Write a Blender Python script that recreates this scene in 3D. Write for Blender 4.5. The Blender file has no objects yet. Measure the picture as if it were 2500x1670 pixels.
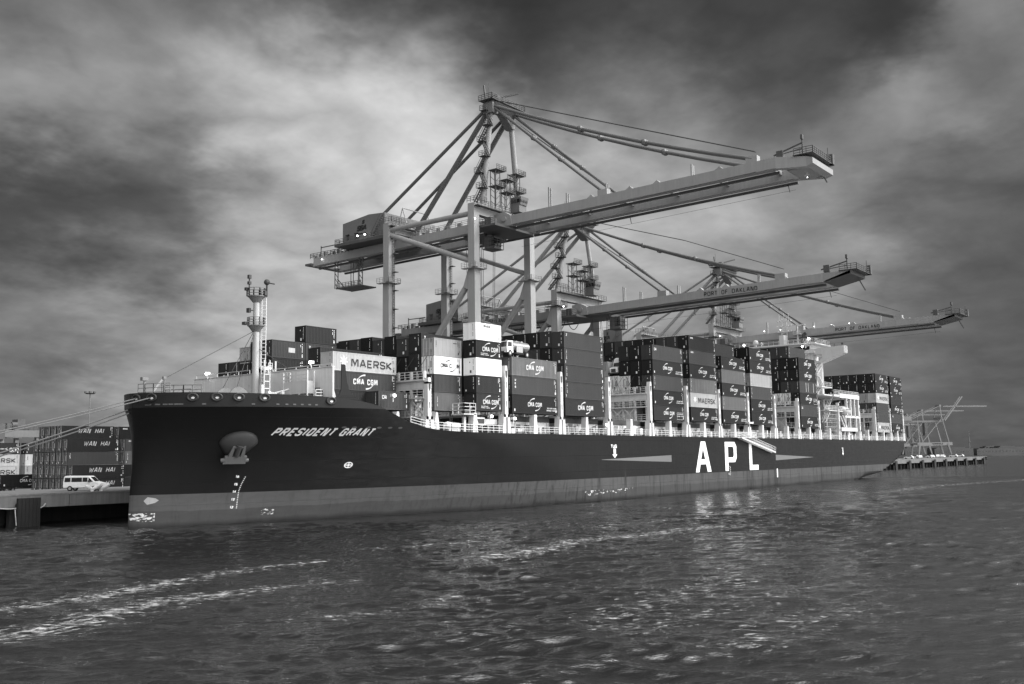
import bpy, math, random
import numpy as np
from mathutils import Vector, Matrix
random.seed(7)
S = bpy.context.scene
COL = S.collection
PI = math.pi

# ------------------------------------------------------------------ camera
cam_d = bpy.data.cameras.new("camera"); cam = bpy.data.objects.new("camera", cam_d); COL.objects.link(cam)
CAMLOC = Vector((0.0, -90.972, 7.824))
_R = (0.6053979, -0.7957896, -0.0146142); _U = (-0.0829038, -0.0813092, 0.9932350); _F = (0.7915943, 0.6000898, 0.1151983)
cam.matrix_world = Matrix(((_R[0], _U[0], -_F[0], CAMLOC.x), (_R[1], _U[1], -_F[1], CAMLOC.y), (_R[2], _U[2], -_F[2], CAMLOC.z), (0, 0, 0, 1)))
cam_d.sensor_width = 36.0; cam_d.lens = 36 * 2406.12 / 2500
cam_d.clip_start = 0.5; cam_d.clip_end = 9000
S.camera = cam
S.view_settings.view_transform = 'Standard'; S.view_settings.look = 'None'; S.view_settings.gamma = 1.0
S.view_settings.exposure = 1.05
S.render.resolution_x = 1024; S.render.resolution_y = 684
S.cycles.max_bounces = 6; S.cycles.diffuse_bounces = 3; S.cycles.glossy_bounces = 3
S.cycles.use_denoising = True
S.cycles.sample_clamp_indirect = 4

SUN_EL, SUN_AZ = math.radians(40), (0.62, -0.78)      # soft light from the water side, a little towards the stern

# ------------------------------------------------------------------ world: heavy broken overcast
W = bpy.data.worlds.new("World"); S.world = W; W.use_nodes = True
nt = W.node_tree; N = nt.nodes; LK = nt.links
for n in list(N): N.remove(n)
def nd(t, **k):
    n = N.new(t)
    for a, b in k.items(): setattr(n, a, b)
    return n
def vm(op, a, b=None, s=None):
    n = nd('ShaderNodeVectorMath', operation=op)
    for i, v in enumerate((a, b)):
        if v is None: continue
        if hasattr(v, 'links'): LK.new(v, n.inputs[i])
        else: n.inputs[i].default_value = v
    if s is not None: n.inputs['Scale'].default_value = s
    return n
def mt(op, a, b=0.0, c=0.0, clamp=False):
    n = nd('ShaderNodeMath', operation=op, use_clamp=clamp)
    for i, v in enumerate((a, b, c)):
        if hasattr(v, 'links'): LK.new(v, n.inputs[i])
        else: n.inputs[i].default_value = v
    return n.outputs[0]
tc = nd('ShaderNodeTexCoord')
D = tc.outputs['Generated']
sep = nd('ShaderNodeSeparateXYZ'); LK.new(D, sep.inputs[0])
# cloud-deck coordinates: clouds get smaller and flatter towards the horizon
zz = mt('ADD', mt('MAXIMUM', sep.outputs[2], 0.0), 0.28)
inv = mt('DIVIDE', 1.0, zz)
cmb = nd('ShaderNodeCombineXYZ')
LK.new(mt('MULTIPLY', sep.outputs[0], inv), cmb.inputs[0]); LK.new(mt('MULTIPLY', sep.outputs[1], inv), cmb.inputs[1])
cmb.inputs[2].default_value = 3.1
P = cmb.outputs[0]
def noise(v, scale, det, rough, dist=0.0):
    n = nd('ShaderNodeTexNoise'); LK.new(v, n.inputs['Vector'])
    n.inputs['Scale'].default_value = scale; n.inputs['Detail'].default_value = det
    n.inputs['Roughness'].default_value = rough; n.inputs['Distortion'].default_value = dist
    return n
nw = noise(P, 2.2, 5, 0.55)
nw2 = noise(P, 7.0, 4, 0.6)
wv = vm('SUBTRACT', nw.outputs['Color'], (0.5, 0.5, 0.5)); wv2 = vm('SUBTRACT', nw2.outputs['Color'], (0.5, 0.5, 0.5))
warp = vm('ADD', vm('SCALE', wv.outputs[0], s=0.13).outputs[0], vm('SCALE', wv2.outputs[0], s=0.07).outputs[0])
nw3 = noise(P, 17.0, 3, 0.6)
warp = vm('ADD', warp.outputs[0], vm('SCALE', vm('SUBTRACT', nw3.outputs['Color'], (0.5, 0.5, 0.5)).outputs[0], s=0.035).outputs[0])
Dw = vm('ADD', D, warp.outputs[0]).outputs[0]
# cloud masses: direction, brightness (linear), angular size
SKY = [
 (0.551,0.725,0.414,0.053,0.05),
 (0.639,0.643,0.422,0.015,0.06),
 (0.669,0.631,0.394,0.056,0.04),
 (0.472,0.784,0.403,0.088,0.04),
 (0.414,0.826,0.382,0.053,0.06),
 (0.447,0.819,0.359,0.176,0.06),
 (0.507,0.769,0.390,0.079,0.06),
 (0.552,0.751,0.362,0.176,0.05),
 (0.595,0.721,0.355,0.284,0.06),
 (0.655,0.676,0.339,0.250,0.06),
 (0.696,0.627,0.348,0.234,0.06),
 (0.599,0.683,0.419,0.018,0.07),
 (0.695,0.586,0.417,0.013,0.07),
 (0.771,0.486,0.411,0.026,0.07),
 (0.844,0.362,0.396,0.024,0.08),
 (0.893,0.233,0.385,0.010,0.05),
 (0.911,0.164,0.379,0.117,0.04),
 (0.925,0.166,0.341,0.063,0.05),
 (0.805,0.474,0.357,0.088,0.06),
 (0.881,0.315,0.353,0.053,0.07),
 (0.924,0.219,0.313,0.139,0.04),
 (0.920,0.258,0.296,0.106,0.04),
 (0.845,0.430,0.318,0.139,0.06),
 (0.882,0.356,0.307,0.088,0.05),
 (0.850,0.464,0.250,0.169,0.07),
 (0.919,0.336,0.208,0.127,0.07),
 (0.947,0.222,0.233,0.053,0.07),
 (0.970,0.180,0.161,0.041,0.07),
 (0.415,0.853,0.317,0.157,0.04),
 (0.478,0.824,0.303,0.106,0.05),
 (0.434,0.863,0.259,0.028,0.06),
 (0.493,0.838,0.234,0.016,0.06),
 (0.547,0.807,0.223,0.024,0.05),
 (0.525,0.805,0.277,0.056,0.04),
 (0.586,0.767,0.262,0.106,0.05),
 (0.643,0.718,0.266,0.190,0.06),
 (0.682,0.673,0.288,0.284,0.06),
 (0.446,0.873,0.198,0.020,0.05),
 (0.521,0.831,0.192,0.053,0.04),
 (0.448,0.881,0.151,0.106,0.05),
 (0.527,0.837,0.148,0.151,0.06),
 (0.615,0.762,0.206,0.157,0.06),
 (0.647,0.747,0.152,0.211,0.06),
 (0.463,0.882,0.088,0.067,0.06),
 (0.564,0.820,0.095,0.145,0.06),
 (0.709,0.687,0.161,0.204,0.06),
 (0.769,0.593,0.238,0.219,0.06),
 (0.817,0.548,0.177,0.190,0.06),
 (0.900,0.397,0.179,0.139,0.06),
 (0.953,0.282,0.113,0.067,0.06),
 (0.976,0.201,0.083,0.044,0.07),
 (0.981,0.195,0.020,0.050,0.06),
 (0.891,0.443,0.095,0.097,0.06),
 (0.773,0.627,0.100,0.127,0.06),
 (0.000,0.000,1.000,0.250,0.30),
 (0.325,0.245,0.914,0.050,0.25),
 (0.492,0.371,0.788,0.018,0.14),
 (0.667,0.269,0.695,0.018,0.12),
 (0.443,0.567,0.695,0.018,0.12),
 (0.629,0.474,0.616,0.020,0.09),
 (0.754,0.133,0.643,0.030,0.12),
 (0.278,0.689,0.669,0.020,0.14),
 (0.067,0.763,0.643,0.025,0.16),
 (0.741,-0.052,0.669,0.050,0.14),
 (0.191,0.525,0.829,0.030,0.16),
 (0.557,0.049,0.829,0.040,0.16),
 (0.354,-0.612,0.707,1.250,0.40),
 (-0.299,-0.641,0.707,0.900,0.40),
 (0.000,-0.966,0.259,0.700,0.40),
 (-0.866,0.000,0.500,0.180,0.40),
 (-0.557,0.663,0.500,0.200,0.30),
 (-0.250,0.433,0.866,0.120,0.30),
 (0.742,-0.520,0.423,0.350,0.25),
 (0.583,-0.272,0.766,0.400,0.25),
 (0.937,-0.165,0.309,0.120,0.15),
 (-0.083,0.947,0.309,0.150,0.15),
 (-0.198,0.740,0.643,0.080,0.20),
]
num = None; den = None
for (dx, dy, dz, val, sg) in SKY:
    dist = vm('DISTANCE', Dw, (dx, dy, dz)).outputs['Value']
    w = mt('POWER', 2.718, mt('MULTIPLY', mt('MULTIPLY', dist, dist), -1.0 / (sg * sg)))
    num = mt('MULTIPLY_ADD', w, val, num if num is not None else 0.0)
    den = mt('ADD', w, den if den is not None else 1e-5)
base = mt('DIVIDE', num, den)
nf = noise(P, 2.8, 8, 0.60, 0.4); nf2 = noise(P, 1.3, 3, 0.5)
nf3 = noise(P, 8.5, 6, 0.55, 0.2)
det = mt('MULTIPLY', mt('ADD', mt('MULTIPLY', nf.outputs['Fac'], 1.3), 0.35), mt('ADD', mt('MULTIPLY', nf3.outputs['Fac'], 0.7), 0.65))
nb = noise(P, 3.2, 5, 0.5, 0.2)
det = mt('MULTIPLY', det, mt('ADD', mt('MULTIPLY', mt('ABSOLUTE', mt('SUBTRACT', nb.outputs['Fac'], 0.5)), 2.2), 0.82))
cloud = mt('MULTIPLY', mt('MULTIPLY', mt('POWER', base, 1.42), 3.1), det)
cloud = mt('DIVIDE', cloud, mt('MULTIPLY_ADD', mt('MINIMUM', cloud, 0.5), 1.2, 1.0))
sky = nd('ShaderNodeTexSky', sky_type='NISHITA', sun_disc=False)
sky.sun_elevation = SUN_EL; sky.sun_rotation = math.atan2(SUN_AZ[0], SUN_AZ[1])
bw = nd('ShaderNodeRGBToBW'); LK.new(sky.outputs[0], bw.inputs[0])
tot = mt('ADD', cloud, mt('MULTIPLY', bw.outputs[0], 0.004))
bg = nd('ShaderNodeBackground'); LK.new(tot, bg.inputs['Color']); bg.inputs['Strength'].default_value = 1.0
wo = nd('ShaderNodeOutputWorld'); LK.new(bg.outputs[0], wo.inputs['Surface'])

# ------------------------------------------------------------------ sun behind the cloud
sl = bpy.data.lights.new("sun", 'SUN'); sl.energy = 2.2; sl.angle = math.radians(22)
so = bpy.data.objects.new("sun", sl); COL.objects.link(so)
_sd = Vector((SUN_AZ[0], SUN_AZ[1], 0)).normalized() * math.cos(SUN_EL) + Vector((0, 0, math.sin(SUN_EL)))
so.rotation_euler = _sd.to_track_quat('Z', 'Y').to_euler(); so.location = (0, -200, 150)

# ------------------------------------------------------------------ mesh helpers
class MB:
    def __init__(s): s.v = []; s.f = []; s.c = [(0, 0)]
    def cut(s):
        """end of one piece: parts() makes a mesh object of each"""
        s.c.append((len(s.v), len(s.f))); return s
    def add(s, vs, fs):
        o = len(s.v); s.v += [tuple(map(float, v)) for v in vs]; s.f += [tuple(i + o for i in f) for f in fs]; return s
    def box(s, x0, x1, y0, y1, z0, z1):
        return s.add([(x0,y0,z0),(x1,y0,z0),(x1,y1,z0),(x0,y1,z0),(x0,y0,z1),(x1,y0,z1),(x1,y1,z1),(x0,y1,z1)],
                     [(0,3,2,1),(4,5,6,7),(0,1,5,4),(1,2,6,5),(2,3,7,6),(3,0,4,7)])
    def frus(s, a, b):
        """two quads a (bottom) and b (top), four points each"""
        return s.add(list(a) + list(b), [(0,3,2,1),(4,5,6,7),(0,1,5,4),(1,2,6,5),(2,3,7,6),(3,0,4,7)])
    def beam(s, p, q, w, h=None, w2=None, h2=None):
        h = w if h is None else h; w2 = w if w2 is None else w2; h2 = h if h2 is None else h2
        p = Vector(p); q = Vector(q); d = (q - p).normalized()
        up = Vector((0,0,1)) if abs(d.z) < 0.95 else Vector((0,1,0))
        r = d.cross(up).normalized(); u = r.cross(d)
        A = [p + r*a*w/2 + u*b*h/2 for a, b in ((-1,-1),(1,-1),(1,1),(-1,1))]
        B = [q + r*a*w2/2 + u*b*h2/2 for a, b in ((-1,-1),(1,-1),(1,1),(-1,1))]
        return s.frus(A, B)
    def tube(s, p, q, r0, r1=None, n=10, caps=True):
        r1 = r0 if r1 is None else r1
        p = Vector(p); q = Vector(q); d = (q - p).normalized()
        up = Vector((0,0,1)) if abs(d.z) < 0.95 else Vector((0,1,0))
        a = d.cross(up).normalized(); b = a.cross(d)
        vs = []
        for c, r in ((p, r0), (q, r1)):
            for i in range(n):
                t = 2*PI*i/n; vs.append(c + a*r*math.cos(t) + b*r*math.sin(t))
        fs = [(i, (i+1) % n, n+(i+1) % n, n+i) for i in range(n)]
        if caps: fs += [tuple(range(n-1, -1, -1)), tuple(range(n, 2*n))]
        return s.add(vs, fs)
    def path(s, pts, r, n=6):
        for a, b in zip(pts[:-1], pts[1:]): s.tube(a, b, r, r, n)
        return s
    def prism(s, pts, dv):
        """closed polygon pts swept by vector dv"""
        n = len(pts); dv = Vector(dv); P = [Vector(p) for p in pts]
        return s.add(P + [p + dv for p in P], [tuple(range(n-1,-1,-1)), tuple(range(n,2*n))] + [(i,(i+1)%n,n+(i+1)%n,n+i) for i in range(n)])
    def ball(s, c, r, nu=10, nv=6, sc=(1,1,1)):
        vs = []; fs = []
        for j in range(nv+1):
            ph = PI*j/nv
            for i in range(nu):
                t = 2*PI*i/nu
                vs.append((c[0]+r*sc[0]*math.sin(ph)*math.cos(t), c[1]+r*sc[1]*math.sin(ph)*math.sin(t), c[2]+r*sc[2]*math.cos(ph)))
        for j in range(nv):
            for i in range(nu):
                fs.append((j*nu+i, (j+1)*nu+i, (j+1)*nu+(i+1)%nu, j*nu+(i+1)%nu))
        return s.add(vs, fs)
    def rail(s, pts, h=1.1, step=1.6, r=0.05, bars=3):
        for a, b in zip(pts[:-1], pts[1:]):
            a = Vector(a); b = Vector(b); L = (b-a).length; n = max(1, round(L/step))
            for i in range(n+1):
                c = a.lerp(b, i/n); s.beam(c, c+Vector((0,0,h)), r)
            for k in range(bars):
                z = Vector((0,0,h*(k+1)/bars)); s.beam(a+z, b+z, r)
        return s
    def ladder(s, p, q, w=0.5, step=0.6, side=(1,0,0), r=0.06):
        p = Vector(p); q = Vector(q); sd = Vector(side)*w/2; n = max(2, int((q-p).length/step))
        s.beam(p-sd, q-sd, r); s.beam(p+sd, q+sd, r)
        for i in range(1, n):
            c = p.lerp(q, i/n); s.beam(c-sd, c+sd, r)
        return s
    def ring(s, c, r, t, axis='y', n=14):
        """torus"""
        vs = []; fs = []; m = 6
        for i in range(n):
            a = 2*PI*i/n
            for j in range(m):
                b = 2*PI*j/m; rr = r + t*math.cos(b); h = t*math.sin(b)
                u, w = rr*math.cos(a), rr*math.sin(a)
                vs.append({'y':(c[0]+u,c[1]+h,c[2]+w),'x':(c[0]+h,c[1]+u,c[2]+w),'z':(c[0]+u,c[1]+w,c[2]+h)}[axis])
        for i in range(n):
            for j in range(m):
                fs.append((i*m+j, ((i+1)%n)*m+j, ((i+1)%n)*m+(j+1)%m, i*m+(j+1)%m))
        return s.add(vs, fs)

ORG = {}
def org(o): return ORG.get(o.name, Vector((0,0,0)))
def mesh(name, mb, mat, o=None, smooth=False):
    me = bpy.data.meshes.new(name)
    vs = mb.v if o is None else [(a-o[0], b-o[1], c-o[2]) for a, b, c in mb.v]
    me.from_pydata(vs, [], mb.f); me.update()
    if mat: me.materials.append(mat)
    if smooth:
        me.polygons.foreach_set('use_smooth', [True]*len(me.polygons))
    return me
def tag(o, label=None, cat=None, group=None, kind=None):
    if label: o['label'] = label
    if cat: o['category'] = cat
    if group: o['group'] = group
    if kind: o['kind'] = kind
    return o
def thing(name, loc, label, cat, group=None, rotz=0.0):
    o = bpy.data.objects.new(name, None); o.empty_display_size = 1; COL.objects.link(o)
    o.location = loc; o.rotation_euler = (0,0,rotz); ORG[o.name] = Vector(loc)
    return tag(o, label, cat, group)
def part(name, mb, mat, parent, smooth=False, local=False):
    """one mesh object under parent; coordinates are world ones unless local"""
    pa = org(parent)
    me = mesh(name, mb, mat, None if local else pa, smooth)
    o = bpy.data.objects.new(name, me); COL.objects.link(o); o.parent = parent
    ORG[o.name] = Vector((0,0,0)) if local else pa
    return o
def parts(name, mb, mat, parent, **k):
    mb.cut(); out = []
    for (v0, f0), (v1, f1) in zip(mb.c[:-1], mb.c[1:]):
        if v1 > v0:
            q = MB(); q.v = mb.v[v0:v1]; q.f = [tuple(i-v0 for i in f) for f in mb.f[f0:f1]]; out.append(part(name, q, mat, parent, **k))
    return out
def solo(name, mb, mat, loc, label=None, cat=None, group=None, kind=None, smooth=False):
    me = mesh(name, mb, mat, loc, smooth); o = bpy.data.objects.new(name, me); COL.objects.link(o); o.location = loc
    ORG[o.name] = Vector(loc)
    return tag(o, label, cat, group, kind)

# ------------------------------------------------------------------ materials (the photograph is black and white: all greys)
def new_mat(name):
    m = bpy.data.materials.new(name); m.use_nodes = True
    return m, m.node_tree, m.node_tree.nodes['Principled BSDF']
class NT:
    def __init__(s, t): s.t = t
    def n(s, typ, **k):
        x = s.t.nodes.new(typ)
        for a, b in k.items(): setattr(x, a, b)
        return x
    def l(s, a, b): s.t.links.new(a, b)
    def m(s, op, a, b=0.0, c=0.0, clamp=False):
        x = s.n('ShaderNodeMath', operation=op, use_clamp=clamp)
        for i, v in enumerate((a, b, c)):
            if hasattr(v, 'links'): s.l(v, x.inputs[i])
            else: x.inputs[i].default_value = v
        return x.outputs[0]
    def noise(s, vec, scale, det=4, rough=0.55, dim='3D', w=None):
        x = s.n('ShaderNodeTexNoise', noise_dimensions=dim); s.l(vec, x.inputs['Vector'])
        x.inputs['Scale'].default_value = scale; x.inputs['Detail'].default_value = det; x.inputs['Roughness'].default_value = rough
        if w is not None: s.l(w, x.inputs['W'])
        return x.outputs['Fac']
    def mapping(s, vec, sc):
        x = s.n('ShaderNodeMapping'); s.l(vec, x.inputs['Vector']); x.inputs['Scale'].default_value = sc
        return x.outputs[0]
    def ramp(s, v, a, b):
        x = s.n('ShaderNodeMapRange'); s.l(v, x.inputs[0]); x.inputs[1].default_value = a; x.inputs[2].default_value = b
        return x.outputs[0]
def paint(name, v, rough=0.55, var=0.25, streak=0.2, spots=0.0, spotv=0.02, scale=0.5, spec=0.22, metal=0.0):
    """weathered paint: cloudy tone, run-down streaks, rust or bare spots; differs from object to object"""
    m, t, b = new_mat(name); q = NT(t)
    co = q.n('ShaderNodeTexCoord').outputs['Object']; oi = q.n('ShaderNodeObjectInfo').outputs['Random']
    w = q.m('MULTIPLY', oi, 37.0)
    a = q.noise(co, scale, 5, 0.6, '4D', w)
    fac = q.m('ADD', q.m('MULTIPLY', q.m('SUBTRACT', a, 0.5), 2*var), 1.0)
    if streak:
        st = q.noise(q.mapping(co, (1.7, 1.7, 0.10)), 1.6, 4, 0.65, '4D', w)
        fac = q.m('MULTIPLY', fac, q.m('ADD', q.m('MULTIPLY', q.m('SUBTRACT', st, 0.5), 2*streak), 1.0))
    fac = q.m('MULTIPLY', fac, q.m('ADD', q.m('MULTIPLY', oi, 0.22), 0.89))
    val = q.m('MULTIPLY', fac, v)
    if spots:
        sp = q.ramp(q.noise(q.mapping(co, (1, 1, 0.5)), 2.3, 6, 0.7, '4D', w), 0.62, 0.70)
        mx = q.n('ShaderNodeMix', data_type='FLOAT'); q.l(q.m('MULTIPLY', sp, spots), mx.inputs[0]); q.l(val, mx.inputs[2]); mx.inputs[3].default_value = spotv
        val = mx.outputs[0]
    q.l(val, b.inputs['Base Color'])
    rr = q.m('ADD', q.m('MULTIPLY', a, 0.25), rough-0.12); q.l(rr, b.inputs['Roughness'])
    b.inputs['Specular IOR Level'].default_value = spec; b.inputs['Metallic'].default_value = metal
    return m
def flat(name, v, rough=0.5, spec=0.4, metal=0.0):
    m, t, b = new_mat(name); q = NT(t)
    co = q.n('ShaderNodeTexCoord').outputs['Object']
    a = q.noise(co, 3.0, 3)
    q.l(q.m('MULTIPLY', q.m('ADD', q.m('MULTIPLY', a, 0.3), 0.85), v), b.inputs['Base Color'])
    b.inputs['Roughness'].default_value = rough; b.inputs['Specular IOR Level'].default_value = spec; b.inputs['Metallic'].default_value = metal
    return m
def lamp_mat(name, s):
    m, t, b = new_mat(name); b.inputs['Base Color'].default_value = (.8,.8,.8,1)
    b.inputs['Emission Color'].default_value = (1,1,1,1); b.inputs['Emission Strength'].default_value = s
    return m
MT = dict(
    ship_white=paint('white_ship_paint', 0.54, 0.5, 0.12, 0.18, 0.25, 0.25, 0.4),
    mast=paint('mast_paint', 0.40, 0.5, 0.15, 0.25, 0.3, 0.12, 0.6),
    ship_grey=paint('pale_grey_ship_paint', 0.50, 0.5, 0.2, 0.25, 0.35, 0.15, 0.5),
    hatch=paint('hatch_steel', 0.16, 0.7, 0.5, 0.3, 0.5, 0.05, 0.6),
    dark_steel=paint('dark_steel', 0.05, 0.6, 0.4, 0.2, 0, 0, 0.7),
    bulwark=paint('bulwark_paint', 0.03, 0.5, 0.3, 0.15, 0, 0, 0.5),
    crane=paint('crane_paint', 0.28, 0.5, 0.16, 0.22, 0.2, 0.2, 0.25),
    crane_dark=paint('crane_grating', 0.085, 0.6, 0.3, 0.1, 0, 0, 0.6),
    stay=paint('stay_and_strut_shade', 0.12, 0.5, 0.15, 0.15, 0, 0, 0.3),
    crane_mid=paint('crane_house_cladding', 0.15, 0.55, 0.12, 0.14, 0, 0, 0.3),
    crane_far=paint('far_crane_paint', 0.24, 0.5, 0.1, 0.1, 0, 0, 0.2),
    rope=flat('rope_fibre', 0.14, 0.9), cable=flat('wire_rope', 0.06, 0.6),
    white=flat('white_lettering', 0.78, 0.5), logo=flat('box_lettering', 0.48, 0.5), black=flat('black_lettering', 0.012, 0.5), greyl=flat('grey_lettering', 0.11, 0.6), name=flat('name_lettering', 0.62, 0.5),
    glass=flat('dark_window_glass', 0.012, 0.08, 0.6), tyre=flat('tyre_rubber', 0.015, 0.85), chrome=flat('bright_metal', 0.55, 0.25, 0.5, 0.8),
    van=flat('white_vehicle_paint', 0.72, 0.3, 0.5), lamp=lamp_mat('floodlight_glow', 9.0), lamp_dim=lamp_mat('working_light_glow', 5.0),
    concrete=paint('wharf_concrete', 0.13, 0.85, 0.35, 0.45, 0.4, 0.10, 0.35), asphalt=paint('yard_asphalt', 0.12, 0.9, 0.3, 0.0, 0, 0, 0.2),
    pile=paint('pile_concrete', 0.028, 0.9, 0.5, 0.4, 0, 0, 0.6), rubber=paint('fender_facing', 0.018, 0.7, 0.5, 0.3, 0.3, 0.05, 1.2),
    # container tones
    c_black=paint('container_paint_blue_black', 0.008, 0.55, 0.25, 0.25, 0.15, 0.06),
    c_dark=paint('container_paint_dark', 0.016, 0.55, 0.25, 0.28, 0.15, 0.03),
    c_mid=paint('container_paint_mid', 0.036, 0.55, 0.25, 0.3, 0.25, 0.04),
    c_grey=paint('container_paint_grey', 0.085, 0.55, 0.2, 0.3, 0.2, 0.06),
    c_rust=paint('container_paint_weathered', 0.11, 0.65, 0.4, 0.6, 0.5, 0.05),
    c_light=paint('container_paint_light', 0.34, 0.55, 0.2, 0.3, 0.4, 0.12),
    c_pale=paint('container_paint_pale', 0.27, 0.55, 0.2, 0.4, 0.4, 0.10),
    c_white=paint('container_paint_white', 0.74, 0.45, 0.1, 0.14, 0.25, 0.3),
    far_land=paint('far_shore_scrub', 0.018, 0.95, 0.5, 0.0, 0, 0, 0.02), far_build=paint('far_building_wall', 0.11, 0.8, 0.3, 0.2, 0, 0, 0.1),
)

# ------------------------------------------------------------------ stroke lettering
GL = {
 'A': (.72, [[(0,0),(.30,1),(.42,1),(.72,0)], [(.14,.30),(.58,.30)]]),
 'B': (.62, [[(0,0),(0,1),(.5,1),(.62,.88),(.62,.62),(.5,.52),(.1,.52)], [(.5,.46),(.64,.36),(.64,.12),(.52,0),(.1,0)]]),
 'C': (.62, [[(.62,.72),(.62,.86),(.48,1),(.14,1),(0,.86),(0,.14),(.14,0),(.48,0),(.62,.14),(.62,.28)]]),
 'D': (.62, [[(0,0),(0,1),(.46,1),(.62,.84),(.62,.16),(.46,0),(.1,0)]]),
 'E': (.55, [[(.55,1),(0,1),(0,0),(.55,0)], [(.1,.52),(.48,.52)]]),
 'F': (.55, [[(.55,1),(0,1),(0,0)], [(.1,.52),(.48,.52)]]),
 'G': (.64, [[(.62,.76),(.62,.86),(.48,1),(.14,1),(0,.86),(0,.14),(.14,0),(.62,0),(.62,.48),(.34,.48)]]),
 'H': (.62, [[(0,0),(0,1)], [(.62,0),(.62,1)], [(.1,.5),(.52,.5)]]),
 'I': (.05, [[(.02,0),(.02,1)]]),
 'K': (.62, [[(0,0),(0,1)], [(.6,1),(.1,.5),(.62,0)]]),
 'L': (.5, [[(0,1),(0,0),(.5,0)]]),
 'M': (.82, [[(0,0),(0,1),(.16,1),(.41,.25),(.66,1),(.82,1),(.82,0)]]),
 'N': (.64, [[(0,0),(0,1),(.14,1),(.5,0),(.64,0),(.64,1)]]),
 'O': (.66, [[(.33,1),(.14,1),(0,.86),(0,.14),(.14,0),(.52,0),(.66,.14),(.66,.86),(.52,1),(.33,1)]]),
 'P': (.6, [[(0,0),(0,1),(.46,1),(.6,.88),(.6,.58),(.46,.46),(.1,.46)]]),
 'R': (.62, [[(0,0),(0,1),(.48,1),(.62,.88),(.62,.60),(.48,.48),(.1,.48)], [(.34,.42),(.62,0)]]),
 'S': (.6, [[(.6,.78),(.6,.88),(.47,1),(.13,1),(0,.88),(0,.62),(.13,.52),(.47,.48),(.6,.38),(.6,.12),(.47,0),(.13,0),(0,.12),(0,.22)]]),
 'T': (.6, [[(0,1),(.6,1)], [(.3,.92),(.3,0)]]),
 'U': (.62, [[(0,1),(0,.14),(.14,0),(.48,0),(.62,.14),(.62,1)]]),
 'V': (.68, [[(0,1),(.34,0),(.68,1)]]),
 'W': (.95, [[(0,1),(.22,0),(.47,.8),(.72,0),(.95,1)]]),
 'X': (.62, [[(0,0),(.62,1)], [(0,1),(.26,.58)], [(.36,.42),(.62,0)]]),
 'Y': (.64, [[(0,1),(.32,.5),(.64,1)], [(.32,.42),(.32,0)]]),
 'Z': (.6, [[(0,1),(.6,1),(0,0),(.6,0)]]),
 'Ü': (.62, [[(0,.9),(0,.14),(.14,0),(.48,0),(.62,.14),(.62,.9)], [(.14,1.12),(.22,1.12)], [(.42,1.12),(.50,1.12)]]),
 '7': (.55, [[(0,1),(.55,1),(.2,0)]]), '1': (.2, [[(0,.8),(.15,1),(.15,0)]]), '0': (.5, [[(.25,1),(0,.8),(0,.2),(.25,0),(.5,.2),(.5,.8),(.25,1)]]),
 '2': (.5, [[(0,.85),(.15,1),(.5,.9),(.5,.6),(0,0),(.5,0)]]), '3': (.5, [[(0,1),(.5,1),(.25,.55),(.5,.4),(.4,0),(0,0)]]),
 '4': (.5, [[(.4,0),(.4,1),(0,.3),(.55,.3)]]), '5': (.5, [[(.5,1),(0,1),(0,.55),(.5,.55),(.5,0),(0,0)]]), '6': (.5, [[(.45,1),(0,.6),(0,0),(.5,0),(.5,.5),(.05,.5)]]),
 '8': (.5, [[(.25,.52),(.03,.62),(.03,1),(.47,1),(.47,.62),(.25,.52)],[(.25,.46),(0,.36),(0,0),(.5,0),(.5,.36),(.25,.46)]]),
 '&': (.5, [[(.5,0),(.1,.75),(.25,1),(.38,.75),(0,.25),(.15,0),(.5,.35)]]), '-': (.35, [[(0,.5),(.35,.5)]]), '.': (.1, [[(.05,0),(.05,.12)]]),
}
def ribbon(mb, pts, t, fn, lift):
    P = [Vector(p) for p in pts]; n = len(P); closed = (P[0]-P[-1]).length < 1e-6
    if closed: P = P[:-1]; n -= 1
    L = []
    for i in range(n):
        a = P[i-1] if (i > 0 or closed) else None; b = P[(i+1) % n] if (i < n-1 or closed) else None
        d1 = (P[i]-a).normalized() if a is not None else None; d2 = (b-P[i]).normalized() if b is not None else None
        if d1 is None: d1 = d2
        if d2 is None: d2 = d1
        n1 = Vector((-d1.y, d1.x)); n2 = Vector((-d2.y, d2.x)); mv = n1+n2
        if mv.length < 1e-4: mv = n1.copy()
        mv.normalize(); k = min(1.0/max(mv.dot(n1), 0.35), 2.4)
        L.append((P[i]+mv*k*t/2, P[i]-mv*k*t/2))
    vs = [fn(p.x, p.y, lift) for ab in L for p in ab]
    fs = [(2*i, 2*i+1, 2*((i+1) % n)+1, 2*((i+1) % n)) for i in range(n if closed else n-1)]
    mb.add(vs, fs)
def text(mb, s, h, fn, t=0.18, gap=0.36, sx=1.0, slant=0.0, x0=0.0, y0=0.0, center=False, space=0.55):
    """strokes mapped by fn(u, v, lift); returns the width"""
    ws = [(GL[c][0]*sx if c in GL else space*sx) for c in s]
    tot = (sum(ws)+gap*(len(s)-1))*h
    x = x0-(tot/2 if center else 0); lift = 0
    for c, w in zip(s, ws):
        if c in GL:
            for k, st in enumerate(GL[c][1]):
                pts = []
                for (a, b) in st:
                    bb = t/2+b*(1-t)
                    pts.append((x+(a*sx+slant*bb)*h, y0+bb*h))
                ribbon(mb, pts, t*h, fn, 0.003*k)
        x += (w+gap)*h
    return tot
def vtext(mb, s, h, fn, x0, ytop, t=0.2, step=1.35, sx=1.0):
    for i, c in enumerate(s): text(mb, c, h, fn, t, sx=sx, x0=x0, y0=ytop-h-i*h*step)
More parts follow.
